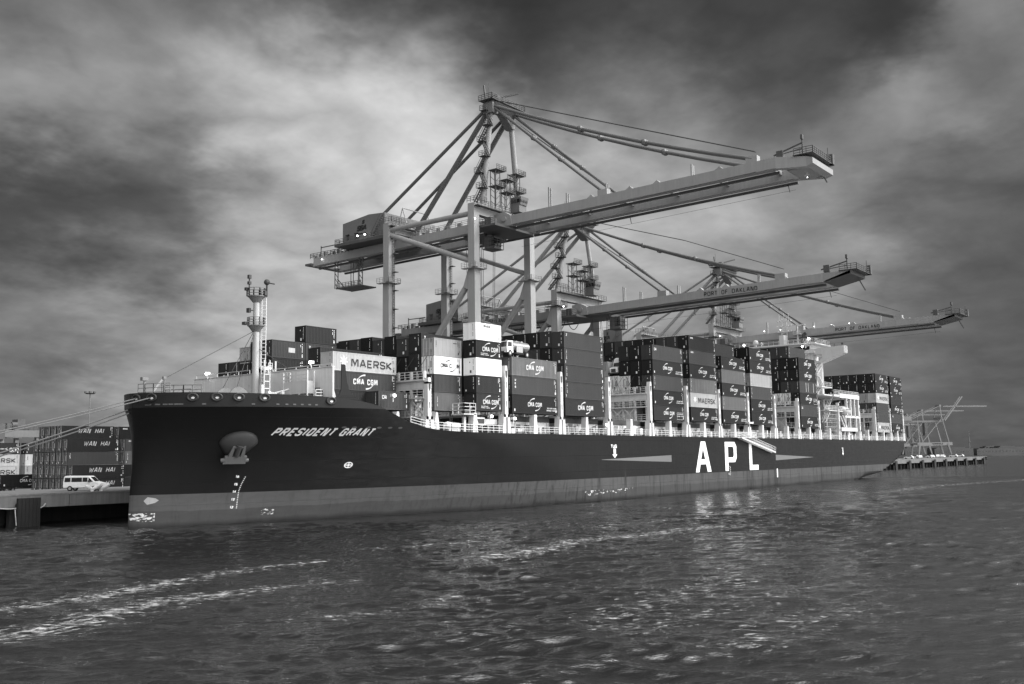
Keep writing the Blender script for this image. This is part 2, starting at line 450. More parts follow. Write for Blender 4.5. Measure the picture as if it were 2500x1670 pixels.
def arc(mb, c, rx, ry, a0, a1, t0, t1, fn, n=8):
    vs = []
    for i in range(n+1):
        a = math.radians(a0+(a1-a0)*i/n); t = t0+(t1-t0)*i/n
        for k in (-.5, .5): vs.append(fn(c[0]+(rx+k*t)*math.cos(a), c[1]+(ry+k*t)*math.sin(a), 0.006))
    mb.add(vs, [(2*i, 2*i+1, 2*i+3, 2*i+2) for i in range(n)])
def rect(mb, u0, u1, v0, v1, fn, lift=0.0):
    mb.add([fn(u0,v0,lift), fn(u1,v0,lift), fn(u1,v1,lift), fn(u0,v1,lift)], [(0,1,2,3)])

# ------------------------------------------------------------------ hull form
YC, HB, XE = 16.3, 16.3, 327.0
ip = lambda x, X, Y: np.interp(x, X, Y)
def stem_x(z): return ip(z, [-4,0,4,8,11,13,14.2,15.7], [66.4,66.2,66.3,66.6,66.6,66.4,66.2,66.1])
def top_z(x): return ip(x, [64,70,76,80,84,86.5,89.5,91.5,94,97,100,103,108,118,324], [15.95,15.92,15.82,15.7,15.54,15.38,15.0,14.6,13.65,12.65,11.95,11.6,11.4,11.3,10.85])
def keel(x): return ip(x, [275,281,290,300,308,316,320,323,325.5,327], [-4,-3.2,-1.3,.4,2.0,3.7,4.9,6.1,7.4,8.2])
def half(x, z):
    zc = np.minimum(z, 14.2)
    Le = ip(zc, [-4,0,4,8,11,14.2], [84,80,72,60,46,31]); a = ip(zc, [0,14.2], [1.5,2.0]); b = ip(zc, [0,14.2], [.75,.6])
    t = np.clip((x-stem_x(z))/Le, 0, 1)
    h = HB*(1-(1-t)**a)**b
    R = ip(x, [285,300], [4.5,1.5]); q = np.clip((keel(x)+R-z)/R, 0, 1); h = h*np.sqrt(1-q*q)
    s = np.clip((x-324.0)/3.0, 0, 1)
    return h*(1-.06*s*s)
def hy(x, z): return float(YC-half(np.float64(x), np.float64(z)))      # port side of the hull

ship = thing('container_ship', (66, 16.3, 0), 'long black hulled container ship loaded with boxes, moored along the wharf', 'ship')

def hull_mat():
    m, t, b = new_mat('hull_paint'); q = NT(t)
    g = q.n('ShaderNodeTexCoord').outputs['Object']
    sp = q.n('ShaderNodeSeparateXYZ'); q.l(g, sp.inputs[0]); X, Y, Z = sp.outputs
    cl = q.noise(g, 0.12, 5, 0.6); fine = q.noise(q.mapping(g, (.5, .5, 2.2)), 0.9, 5, 0.65)
    strk = q.noise(q.mapping(g, (1.2, 1.2, 0.08)), 1.1, 5, 0.7)
    blk = q.m('MULTIPLY', q.m('ADD', q.m('MULTIPLY', cl, 0.9), 0.55), 0.006)
    band = q.m('GREATER_THAN', Z, 14.2)
    blk = q.m('ADD', blk, q.m('MULTIPLY', band, 0.012))
    # antifouling: two tones with rubbed streaks amidships, scum at the waterline
    wz = q.m('ADD', Z, q.m('MULTIPLY', q.m('SUBTRACT', q.noise(q.mapping(g,(.12,.12,.12)), 1.0, 4), 0.5), 0.9))
    up = q.ramp(wz, 1.95, 2.05)
    red = q.m('ADD', q.m('MULTIPLY', up, 0.020), 0.052)
    red = q.m('MULTIPLY', red, q.m('ADD', q.m('MULTIPLY', fine, 0.5), q.m('ADD', q.m('MULTIPLY', cl, 0.4), 0.55)))
    mid = q.ramp(X, 30.0, 62.0)
    mid = q.m('ADD', q.m('MULTIPLY', mid, 0.75), 0.2)
    rub = q.ramp(strk, 0.50, 0.70)
    red = q.m('MULTIPLY', red, q.m('SUBTRACT', 1.0, q.m('MULTIPLY', q.m('MULTIPLY', rub, mid), 0.85)))
    red = q.m('MULTIPLY', red, q.m('SUBTRACT', 1.0, q.m('MULTIPLY', mid, 0.22)))
    low = q.ramp(wz, 0.75, 0.15)
    red = q.m('MULTIPLY', red, q.m('SUBTRACT', 1.0, q.m('MULTIPLY', low, 0.55)))
    # bare pale patches where tugs and anchors have rubbed
    def patch(x0, x1, z0, z1, th, sc):
        a = q.m('MULTIPLY', q.m('GREATER_THAN', X, x0), q.m('LESS_THAN', X, x1))
        c = q.m('MULTIPLY', q.m('GREATER_THAN', Z, z0), q.m('LESS_THAN', Z, z1))
        n = q.m('GREATER_THAN', q.noise(q.mapping(g, (1.0, 1.0, 2.6)), sc, 5, 0.6), th)
        return q.m('MULTIPLY', q.m('MULTIPLY', a, c), n)
    bare = q.m('MAXIMUM', patch(0.2, 2.6, 0.75, 1.75, 0.52, 1.9), q.m('MAXIMUM', patch(73.5, 90, 1.1, 1.9, 0.60, 1.2), patch(14.6, 16.2, 1.0, 1.8, 0.57, 2.4)))
    mx = q.n('ShaderNodeMix', data_type='FLOAT'); q.l(bare, mx.inputs[0]); q.l(red, mx.inputs[2]); mx.inputs[3].default_value = 0.55
    isb = q.m('GREATER_THAN', Z, 3.9)
    m2 = q.n('ShaderNodeMix', data_type='FLOAT'); q.l(isb, m2.inputs[0]); q.l(mx.outputs[0], m2.inputs[2])
    scr = q.m('MULTIPLY', q.ramp(strk, 0.60, 0.74), q.m('MULTIPLY', mid, q.ramp(Z, 7.0, 4.0)))
    q.l(q.m('ADD', blk, q.m('MULTIPLY', scr, 0.016)), m2.inputs[3])
    q.l(m2.outputs[0], b.inputs['Base Color'])
    q.l(q.m('ADD', q.m('MULTIPLY', fine, 0.25), 0.36), b.inputs['Roughness']); b.inputs['Specular IOR Level'].default_value = 0.14
    # plating: weld seams and slight hungry-horse dishing
    br = q.n('ShaderNodeTexBrick'); cm = q.n('ShaderNodeCombineXYZ'); q.l(X, cm.inputs[0]); q.l(Z, cm.inputs[1]); q.l(cm.outputs[0], br.inputs['Vector'])
    br.inputs['Scale'].default_value = 1; br.inputs['Brick Width'].default_value = 9.5; br.inputs['Row Height'].default_value = 2.6; br.inputs['Mortar Size'].default_value = 0.035
    br.inputs['Color1'].default_value = br.inputs['Color2'].default_value = (0,0,0,1); br.inputs['Mortar'].default_value = (1,1,1,1)
    dish = q.noise(q.mapping(g, (.9, .9, .5)), 0.55, 2)
    hgt = q.m('ADD', q.m('MULTIPLY', br.outputs['Fac'], 0.04), q.m('MULTIPLY', dish, 0.05))
    bp = q.n('ShaderNodeBump'); bp.inputs['Strength'].default_value = 0.8; bp.inputs['Distance'].default_value = 1.0
    q.l(hgt, bp.inputs['Height']); q.l(bp.outputs[0], b.inputs['Normal'])
    return m
def hull_mesh():
    mb = MB()
    s = np.concatenate([66+70*np.linspace(0,1,72)**2.1, np.linspace(138,280,30), np.linspace(283,327.0,34)])
    lev = [-3.5,-2,-1,0,.5,1,1.5,2,2.6,3.2,3.9,4.6,5.5,6.5,7.5,8.5,9.5,10.3]
    nz = len(lev)+8
    def row(sign):
        out = []
        for X in s:
            tz = float(top_z(X)); k = 0
            zs = lev+[10.3+(tz-10.3)*(i+1)/8 for i in range(8)]
            zs = lev+[min(v_, tz) for v_ in (11.0, 11.8, 12.6, 13.4, 13.9, 14.2, 14.8, 99)]
            r = []
            for z in zs:
                z = max(z, float(keel(X)))
                sx = float(stem_x(z)); x = sx+(X-66)*(327.0-sx)/(327.0-66)
                r.append((x, YC-sign*float(half(x, z)), z))
            out.append(r)
        return out
    for sg in (1, -1):
        R = row(sg); vs = [v for r in R for v in r]; n = len(R); fs = []
        for i in range(n-1):
            for j in range(nz-1):
                a, b, c, d = i*nz+j, (i+1)*nz+j, (i+1)*nz+j+1, i*nz+j+1
                fs.append((a,b,c,d) if sg == 1 else (a,d,c,b))
        mb.add(vs, fs)
        if sg == 1: PORT = R
        else: STB = R
    # transom
    a = PORT[-1]; b = STB[-1]
    for j in range(nz-1): mb.add([a[j], b[j], b[j+1], a[j+1]], [(0,1,2,3)])
    # inner face of the bulwark
    for sg, R in ((1, PORT), (-1, STB)):
        pr = [r for r in R if r[-1][2] > 14.6]
        for r, q in zip(pr[:-1], pr[1:]):
            o = 0.25*sg
            mb.add([r[-1], q[-1], (q[-1][0], q[-1][1]+o, q[-1][2]), (r[-1][0], r[-1][1]+o, r[-1][2])], [(0,1,2,3)])
            mb.add([(r[-1][0], r[-1][1]+o, r[-1][2]), (q[-1][0], q[-1][1]+o, q[-1][2]), (q[-1][0], q[-1][1]+o, 14.1), (r[-1][0], r[-1][1]+o, 14.1)], [(0,1,2,3)])
    return mb
MT['hull'] = hull_mat()
hull = part('hull', hull_mesh(), MT['hull'], ship, smooth=True)
hull.data.set_sharp_from_angle(angle=math.radians(14))
# decks
mb = MB(); pts = [(x, YC-float(half(x, 14.2))+.12) for x in np.linspace(66, 92, 16)]
mb.add([(x, y, 14.1) for x, y in pts]+[(x, 2*YC-y, 14.1) for x, y in reversed(pts)], [tuple(range(32))])
part('forecastle_deck', mb, MT['dark_steel'], ship)
mb = MB(); xs = list(np.linspace(93, 326.7, 40))
pts = [(x, YC-float(half(x, 10.6))+.02, float(top_z(x))-.05 if x > 103 else 11.2) for x in xs]
mb.add(pts+[(x, 2*YC-y, z) for x, y, z in reversed(pts)], [(i, i+1, 78-i, 79-i) for i in range(39)])
part('main_deck', mb, MT['dark_steel'], ship)

def hull_fn(zoff=0.0, d=0.03):
    return lambda u, v, l=0.0: (u, hy(u, v)-d-l, v)
def hull_text(name, s, x0, z0, h, mat, label=None, **k):
    mb = MB(); f = hull_fn()
    text(mb, s, h, lambda u, v, l: f(x0+u, z0+v, l), **k)
    return part(name, mb, mat, ship)
nw_ = sum(GL[c_][0]*.86+.43 for c_ in 'PRESIDENT')*.98
hull_text('ship_name_lettering', 'PRESIDENT', 79.15, 10.74, 0.98, MT['name'], t=0.205, gap=0.43, sx=.86, slant=0.55)
hull_text('ship_name_lettering', 'GRANT', 79.15+nw_+.6, 10.74, 0.98, MT['name'], t=0.205, gap=0.43, sx=.86, slant=0.55)
mb = MB(); f = hull_fn()
for x0, st, hh, z0, w in ((180.1, 'A', 6.15, 4.1, 1), (193.8, 'P', 6.1, 4.1, 1), (206.1, 'L', 6.0, 4.05, 1)):
    t = .175
    if st == 'A':
        W_ = 7.0; q = lambda u, v, l=0: f(x0+u, z0+v, l)
        mb.add([q(0,0), q(1.55,0), q(3.95,hh), q(2.6,hh)], [(0,1,2,3)])
        mb.add([q(5.3,0), q(W_,0), q(4.55,hh), q(3.95,hh), q(3.45,hh-1.3)], [(0,1,2,3,4)])
        mb.add([q(2.15,1.55), q(4.85,1.55), q(4.5,2.55), q(2.54,2.55)], [(0,1,2,3)])
    elif st == 'P':
        q = lambda u, v, l=0: f(x0+u, z0+v, l)
        rect(mb, 0, 1.5, 0, hh, q)
        mb.add([q(1.5,hh), q(1.5,hh-1.0), q(3.9,hh-1.0), q(4.3,hh-1.4), q(5.7,hh-1.1), q(5.7,hh-1.0), q(4.9,hh)], [(0,1,2,3,4,5,6)])
        mb.add([q(4.3,hh-1.4), q(4.3,3.2), q(5.7,2.9), q(5.7,hh-1.1)], [(0,1,2,3)])
        mb.add([q(4.3,3.2), q(3.9,2.8), q(1.5,2.8), q(1.5,1.8), q(4.9,1.8), q(5.7,2.7), q(5.7,2.9)], [(0,1,2,3,4,5,6)])
    else:
        q = lambda u, v, l=0: f(x0+u, z0+v, l)
        rect(mb, 0, 1.45, 0, hh, q); rect(mb, 1.45, 4.75, 0, 1.1, q)
    mb.cut()
parts('hull_letter', mb, MT['white'], ship)
mb = MB(); q = lambda u, v, l=0: f(u, v, l)
mb.add([q(145,6.98), q(170.1,6.32), q(170.1,7.6), q(145,7.04)], [(0,1,2,3)]); mb.cut(); mb.add([q(220.9,6.0), q(244.8,6.5), q(244.8,6.56), q(220.9,7.3)], [(0,1,2,3)])
parts('wedge_marking', mb, MT['greyl'], ship)
mb = MB()
text(mb, 'TUG', .62, lambda u, v, l: f(148.15+u, 9.0+v, l), t=.22, sx=1.2)
rect(mb, 148.95, 149.7, 7.9, 8.9, q); mb.add([q(148.5,7.9), q(149.33,7.25), q(150.15,7.9)], [(0,1,2)]); mb.cut()
rect(mb, 266.85, 267.35, 7.4, 8.4, q); mb.add([q(266.5,7.4), q(267.1,6.8), q(267.7,7.4)], [(0,1,2)]); text(mb, 'TUG', .4, lambda u, v, l: f(266.3+u, 8.5+v, l), t=.24); mb.cut()
rect(mb, 221.2, 221.75, 2.1, 4.1, q); mb.cut()
arcc = (90.78, 7.0)
arc(mb, arcc, .56, .34, 0, 360, .12, .12, lambda u, v, l: f(u, v, l), 16); rect(mb, 90.26, 91.3, 6.93, 7.07, q, .006); rect(mb, 90.71, 90.85, 6.65, 7.35, q, .01)
mb.cut()
for i in range(19):            # draught marks at the bow
    z = 1.95+i*.21; x = ip(z, [1.9,3,4,4.8,5.8], [77.4,77.33,77.3,77.43,77.74]); rect(mb, x, x+.13, z, z+.08, q)
for z, s in ((1.95,'12'),(2.9,'13'),(3.85,'14'),(4.75,'15'),(5.7,'16')): text(mb, s, .3, lambda u, v, l: f(76.7+u, z+v, l), t=.26)
mb.cut()
for i in range(9): rect(mb, 195.8+.25*(i % 2), 196.0+.25*(i % 2), 3.2+i*.22, 3.32+i*.22, q)
text(mb, '14', .3, lambda u, v, l: f(195.2+u, 3.3+v, l), t=.26)
parts('hull_marking', mb, MT['white'], ship)
mb = MB()                       # bulbous bow mark
mb.add([q(67.4,3.2), q(67.75,2.75), q(68.5,2.95), q(68.85,3.25), q(68.5,3.5), q(67.75,3.65)], [(0,1,2,3,4,5)])
part('bulb_marking', mb, MT['c_pale'], ship)

# fairleads and ports in the bulwark
def fairlead(x, z, r=.5):
    y = hy(x, z); mb = MB(); dx = .15; dy = hy(x+dx, z)-hy(x-dx, z); tv = Vector((2*dx, dy, 0)).normalized(); nv = Vector((tv.y, -tv.x, 0))
    n = 16; m = 6; vs = []; fs = []
    for i in range(n):
        a = 2*PI*i/n
        for j in range(m):
            b = 2*PI*j/m; rr = 1+.27*math.cos(b)
            p = Vector((x, y, z))+tv*(r*1.15*rr*math.cos(a))+Vector((0,0,r*rr*.82*math.sin(a)))+nv*(.14*math.sin(b)+.05)
            vs.append(p)
    for i in range(n):
        for j in range(m): fs.append((i*m+j, ((i+1) % n)*m+j, ((i+1) % n)*m+(j+1) % m, i*m+(j+1) % m))
    mb.add(vs, fs)
    o = part('fairlead', mb, MT['bulwark'], ship, smooth=True)
    mb = MB(); mb.add([Vector((x,y,z))+tv*(r*.9*math.cos(2*PI*i/12))+Vector((0,0,r*.62*math.sin(2*PI*i/12)))+nv*.04 for i in range(12)], [tuple(range(12))])
    h = part('opening', mb, MT['black'], o)
    mb = MB(); c = Vector((x,y,z))+nv*.07+tv*.05
    mb.add([c+tv*(r*.42*math.cos(2*PI*i/10))+Vector((0,0,-.08+r*.26*math.sin(2*PI*i/10))) for i in range(10)], [tuple(range(10))])
    part('roller', mb, MT['ship_white'], o)
for x, z in ((66.25,15.3),(67.0,15.35),(69.93,15.33),(72.0,15.33),(74.05,15.33),(76.65,15.3),(84.54,15.05)): fairlead(x, z)
mb = MB()
for x in (66.85,67.4,67.9,68.3,68.7,69.05,70.9,75.5,78.1,79.1,80.0,80.9,81.8,82.65):
    d = .17
    mb.add([(x-d, hy(x-d,14.3)-.04, 14.60), (x+d, hy(x+d,14.3)-.04, 14.60), (x+d, hy(x+d,14.4)-.04, 14.44), (x-d, hy(x-d,14.4)-.04, 14.44)], [(0,1,2,3)])
for x in (87.8,89.25,91.3,92.9,94.6,96.26): 
    c = []
    for i in range(10):
        u = x+.36*math.cos(2*PI*i/10); v = 11.82+.13*math.sin(2*PI*i/10); c.append((u, hy(u, v)-.05, v))
    mb.add(c, [tuple(range(10))])
part('freeing_port', mb, MT['c_grey'], ship)['kind'] = 'stuff'

# anchor in its bolster
def anchor():
    c = Vector((75.95, hy(75.95, 9.6), 9.85)); tv = Vector((1, (hy(76.9,9.6)-hy(74.9,9.6))/2, 0)).normalized(); up = Vector((0, (hy(75.95,10.6)-hy(75.95,8.6))/2, 1)).normalized(); nv = up.cross(tv)
    if nv.y > 0: nv = -nv
    mb = MB(); nu, nvv = 26, 8; vs = []; fs = []
    for j in range(nvv+1):
        ph = (PI/2)*j/nvv
        for i in range(nu):
            a = 2*PI*i/nu; r = math.cos(ph); rx = 2.35; rz = 1.75 if math.sin(a) > 0 else 2.1
            wv = 1.0 if math.sin(a) > 0 else 1-.42*abs(math.sin(a))**.8
            vs.append(c+tv*(rx*r*wv*math.cos(a))+up*(rz*r*math.sin(a)+.1)+nv*(1.05*math.sin(ph)**.8 if j else -.25))
    for j in range(nvv):
        for i in range(nu): fs.append((j*nu+i, j*nu+(i+1) % nu, (j+1)*nu+(i+1) % nu, (j+1)*nu+i))
    mb.add(vs, fs)
    bo = part('anchor_bolster', mb, MT['bulwark'], ship, smooth=True)
    at = lambda a, b, d: c+tv*a+up*b+nv*d
    A = bpy.data.objects.new('anchor', None); COL.objects.link(A); A.parent = ship; ORG[A.name] = org(ship)
    mb = MB(); mb.tube(at(0,.2,1.05), at(0,-1.2,1.12), .34, .3, 10); mb.tube(at(-.55,-.1,1.0), at(.55,-.1,1.0), .2, .2, 8)
    part('anchor_shank', mb, MT['c_mid'], A)
    mb = MB()
    mb.frus([at(-1.35,-2.15,.75), at(1.35,-2.15,.75), at(1.35,-2.15,1.35), at(-1.35,-2.15,1.35)], [at(-1.3,-1.2,.85), at(1.3,-1.2,.85), at(1.3,-1.25,1.25), at(-1.3,-1.25,1.25)])
    for sg in (-1, 1):
        mb.frus([at(sg*.5,-1.3,.9), at(sg*1.0,-1.3,.9), at(sg*1.0,-1.3,1.25), at(sg*.5,-1.3,1.25)], [at(sg*.5,.15,.98), at(sg*.75,.15,.98), at(sg*.75,.15,1.12), at(sg*.5,.15,1.12)])
        mb.tube(at(sg*1.2,-1.75,1.05), at(sg*1.65,-1.8,1.05), .3, .22, 8)
    part('anchor_fluke', mb, MT['c_grey'], A)
anchor()

# breakwater wall across the forecastle, with the black side fin
mb = MB(); mb.box(85.0, 85.25, 1.9, 30.9, 14.1, 19.4); bwall = part('breakwater', mb, MT['ship_grey'], ship)
mb = MB()
for y in np.arange(3, 31, 2.6): mb.prism([(85.25, y, 14.1), (87.2, y, 14.1), (85.25, y, 19.2)], (0, .12, 0))
mb.box(84.9, 85.35, 1.9, 30.9, 19.4, 19.5); part('stiffener', mb, MT['ship_grey'], bwall)
mb = MB()
mb.box(84.94, 84.995, 4.2, 5.7, 14.3, 16.9); part('doorway', mb, MT['hatch'], bwall)
mb = MB(); rl = [(84.95, y, 19.52) for y in (2.2, 7.5, 12.5)]
mb.rail([(85.1, 18.5, 19.5), (85.1, 30.5, 19.5)], .5, 2.2, .07, 1); mb.rail([(85.1, 2.2, 19.5), (85.1, 13.5, 19.5)], .3, 2.2, .08, 1)
part('hand_rail', mb, MT['ship_grey'], bwall)
mb = MB(); yf = 1.55
prof = [(84.0,15.3),(85.1,15.45),(85.7,15.85),(85.96,16.5),(86.0,19.75),(86.5,19.7),(86.75,17.6),(87.05,16.6),(87.6,15.85),(88.6,15.25),(89.2,15.05)]
mb.prism([(x, float(YC-half(x, 14.2))+.02, z) for x, z in prof], (0, .14, 0))
part('bulwark_fin', mb, MT['hull'], ship)

def lamp_on(parent, x, y, z, r=.22, mat='lamp', s=(-1,-.6)):
    mb = MB(); mb.beam((x, y, z-.7), (x, y, z), .1); mb.box(x-.3, x+.3, y-.25, y+.25, z, z+.4)
    o = part('floodlight', mb, MT['ship_white'], parent); mb = MB(); mb.ball((x+s[0]*.32, y+s[1]*.3, z+.15), r); part('bulb', mb, MT[mat], o); return o
for y, z in ((27.5,19.9),(14.2,19.8),(5.7,20.0)): lamp_on(ship, 84.8, y, z, .19)

# foremast
fm = bpy.data.objects.new('foremast', None); COL.objects.link(fm); fm.parent = ship; ORG[fm.name] = org(ship)
mx, my = 84.15, 16.1
mb = MB(); mb.tube((mx,my,14.1), (mx,my,25.6), .48, .42, 18); mb.tube((mx,my,25.6), (mx,my,29.8), .42, .40, 18)
part('mast_post', mb, MT['mast'], fm, smooth=False)
for z, r in ((25.75,1.15),(29.75,1.2)):
    mb = MB(); mb.tube((mx,my,z-.75), (mx,my,z), .5, r*.92, 16); mb.tube((mx,my,z), (mx,my,z+.12), r, r, 16)
    pl = part('mast_platform', mb, MT['hatch'], fm)
    mb = MB(); P_ = [(mx+r*math.cos(a), my+r*math.sin(a), z+.1) for a in np.linspace(0, 2*PI, 11)]; mb.rail(P_, 1.05, 1.5, .07); part('guard_rail', mb, MT['hatch'], pl)
mb = MB(); mb.ladder((mx+.75, my-.7, 14.2), (mx+.75, my-.7, 29.6), .55, .5, (.7,-.7,0), .08); part('mast_ladder', mb, MT['ship_white'], fm)
mb = MB(); mb.tube((mx+.62, my-.2, 20.2), (mx+.62, my-.2, 29.2), .13, .13, 8); mb.tube((mx+.62,my-.2,20.2), (mx+1.2,my-.7,19.9), .2, .34, 8); part('mast_pipe', mb, MT['ship_white'], fm)
mb = MB(); mb.tube((mx-.9, my+.4, 29.8), (mx-.9, my+.4, 32.6), .1, .1, 6); mb.box(mx-1.1, mx-.7, my+.2, my+.6, 31.4, 31.8); mb.box(mx-1.1,mx-.7,my+.2,my+.6,32.2,32.7)
mb.tube((mx-1.0,my+.75,29.8),(mx-1.0,my+.75,30.9),.09,.09,6); mb.box(mx-1.25,mx-.75,my+.55,my+1.0,30.6,31.0); part('navigation_light', mb, MT['dark_steel'], fm)
mb = MB(); mb.tube((mx+1.0, my-.9, 29.8), (mx+1.0, my-.9, 31.6), .13, .13, 6); mb.ball((mx+1.0, my-.9, 31.8), .42, 8, 6); mb.beam((mx+.9, my-.6, 31.8), (mx+1.6, my-1.8, 31.5), .14); mb.tube((mx+.3,my-.4,29.8),(mx+.3,my-.4,30.9),.22,.16,6); mb.box(mx+.4,mx+.9,my-1.25,my-.85,29.9,30.5)
part('radar_scanner', mb, MT['dark_steel'], fm)
mb = MB(); mb.box(mx-.95, mx-.6, my+.35, my+.9, 27.6, 28.2); mb.beam((mx-.3,my+.2,27.9),(mx-.7,my+.5,27.9),.12); mb.box(mx-1.5, mx-.9, my+.5, my+1.1, 25.9, 26.3); part('mast_lamp', mb, MT['dark_steel'], fm)
mb = MB(); mb.tube((mx-.4,my,25.0), (69.4,15.3,17.6), .05, .05, 5); mb.tube((mx+.2,my-.6,22.6), (85,10.2,19.6), .05, .05, 5); mb.tube((mx-.3,my,24.8), (80,16,14.2), .04, .04, 5); mb.tube((mx-.3,my+.3,24.8),(79.2,19,14.2),.04,.04,5)
part('stay_wire', mb, MT['cable'], fm)
# forecastle gear
mb = MB(); mb.beam((67.5, 16.3, 14.2), (69.5, 15.2, 17.7), .3, .3, .2, .2); part('jack_boom', mb, MT['c_light'], ship)
mb = MB(); mb.rail([(67.2,16.6,15.6),(67.7,14.2,15.6),(68.8,12.4,15.6)], 1.5, 1.0, .07); mb.beam((67.4,15.6,15.6),(67.4,15.6,17.9),.18); mb.box(67.0,67.8,15.4,15.9,17.5,17.9); mb.beam((68.4,13.0,15.6),(68.4,13.0,17.9),.14); mb.box(68.2,68.6,12.9,13.2,17.6,17.9)
part('bow_pulpit', mb, MT['hatch'], ship)
mb = MB(); mb.rail([(68.9,13.9,15.2),(70.2,11.8,15.2),(71.6,10.2,15.2)], 1.7, 1.1, .09); mb.rail([(70.2,15.5,15.2),(71.4,12.0,15.2)],1.3,1.2,.08); part('deck_railing', mb, MT['hatch'], ship)
for (x, y, r) in ((72.0,13.2,1.25),(77.0,11.5,1.6)):
    mb = MB(); mb.tube((x,y-1.3,15.3),(x,y+1.3,15.3),.5,.5,12); w = part('mooring_winch', mb, MT['hatch'], ship)
    mb = MB(); mb.tube((x,y-1.4,15.3),(x,y-1.25,15.3),r,r,16); mb.cut(); mb.tube((x,y+1.25,15.3),(x,y+1.4,15.3),r,r,16); parts('drum_flange', mb, MT['hatch'], w)
    mb = MB(); [mb.beam((x-r*1.0,y+s,14.1),(x,y+s,15.9),.16) and mb.beam((x+r,y+s,14.1),(x,y+s,15.9),.16) and mb.cut() for s in (-1.7,1.7)]; parts('winch_frame', mb, MT['ship_grey'], w)
mb = MB()
for x, y in ((79.3,8.6),(79.9,8.0),(81.7,7.6)):
    mb.box(x-.2,x+.2,y-.2,y+.2,14.1,17.2 if x<79.5 else 16.4); mb.cut()
mb.box(80.2,81.2,8.0,8.7,14.1,16.3); mb.tube((80.9,8.4,16.1),(82.6,7.4,16.7),.16,.12,8); parts('deck_vent', mb, MT['ship_white'], ship)
mb = MB(); mb.ladder((80.3,8.9,14.1),(80.3,8.9,20.4),.9,.8,(1,0,0),.1); mb.rail([(80.2,8.5,19.0),(80.8,8.5,19.0)],1,.6,.06); part('light_mast', mb, MT['ship_white'], ship); mb = MB(); mb.ladder((84.7,10,14.1),(84.7,10,19.2),.5,.5,(0,1,0),.08); part('ladder', mb, MT['ship_white'], bwall)
# reel cabinet in front of the breakwater
mb = MB(); mb.box(83.2,84.3,4.6,9.2,16.1,17.7); cb = part('rope_locker', mb, MT['ship_white'], ship)
mb = MB()
for y in (4.6,6.1,7.7,9.2): mb.beam((83.2,y,14.1),(83.2,y,19.0 if y in (4.6,9.2) else 16.1),.16); mb.beam((84.3,y,14.1),(84.3,y,19.0 if y in (4.6,9.2) else 16.1),.16)
for z in (18.0,18.5,19.0): mb.beam((83.2,4.6,z),(83.2,9.2,z),.12)
mb.rail([(83.2,3.0,15.4),(84.3,3.0,15.4),(84.3,4.4,15.4)],1.1,1,.07); mb.beam((83.1,3,15.4),(83.1,4.6,15.4),.12); part('locker_frame', mb, MT['ship_grey'], cb)

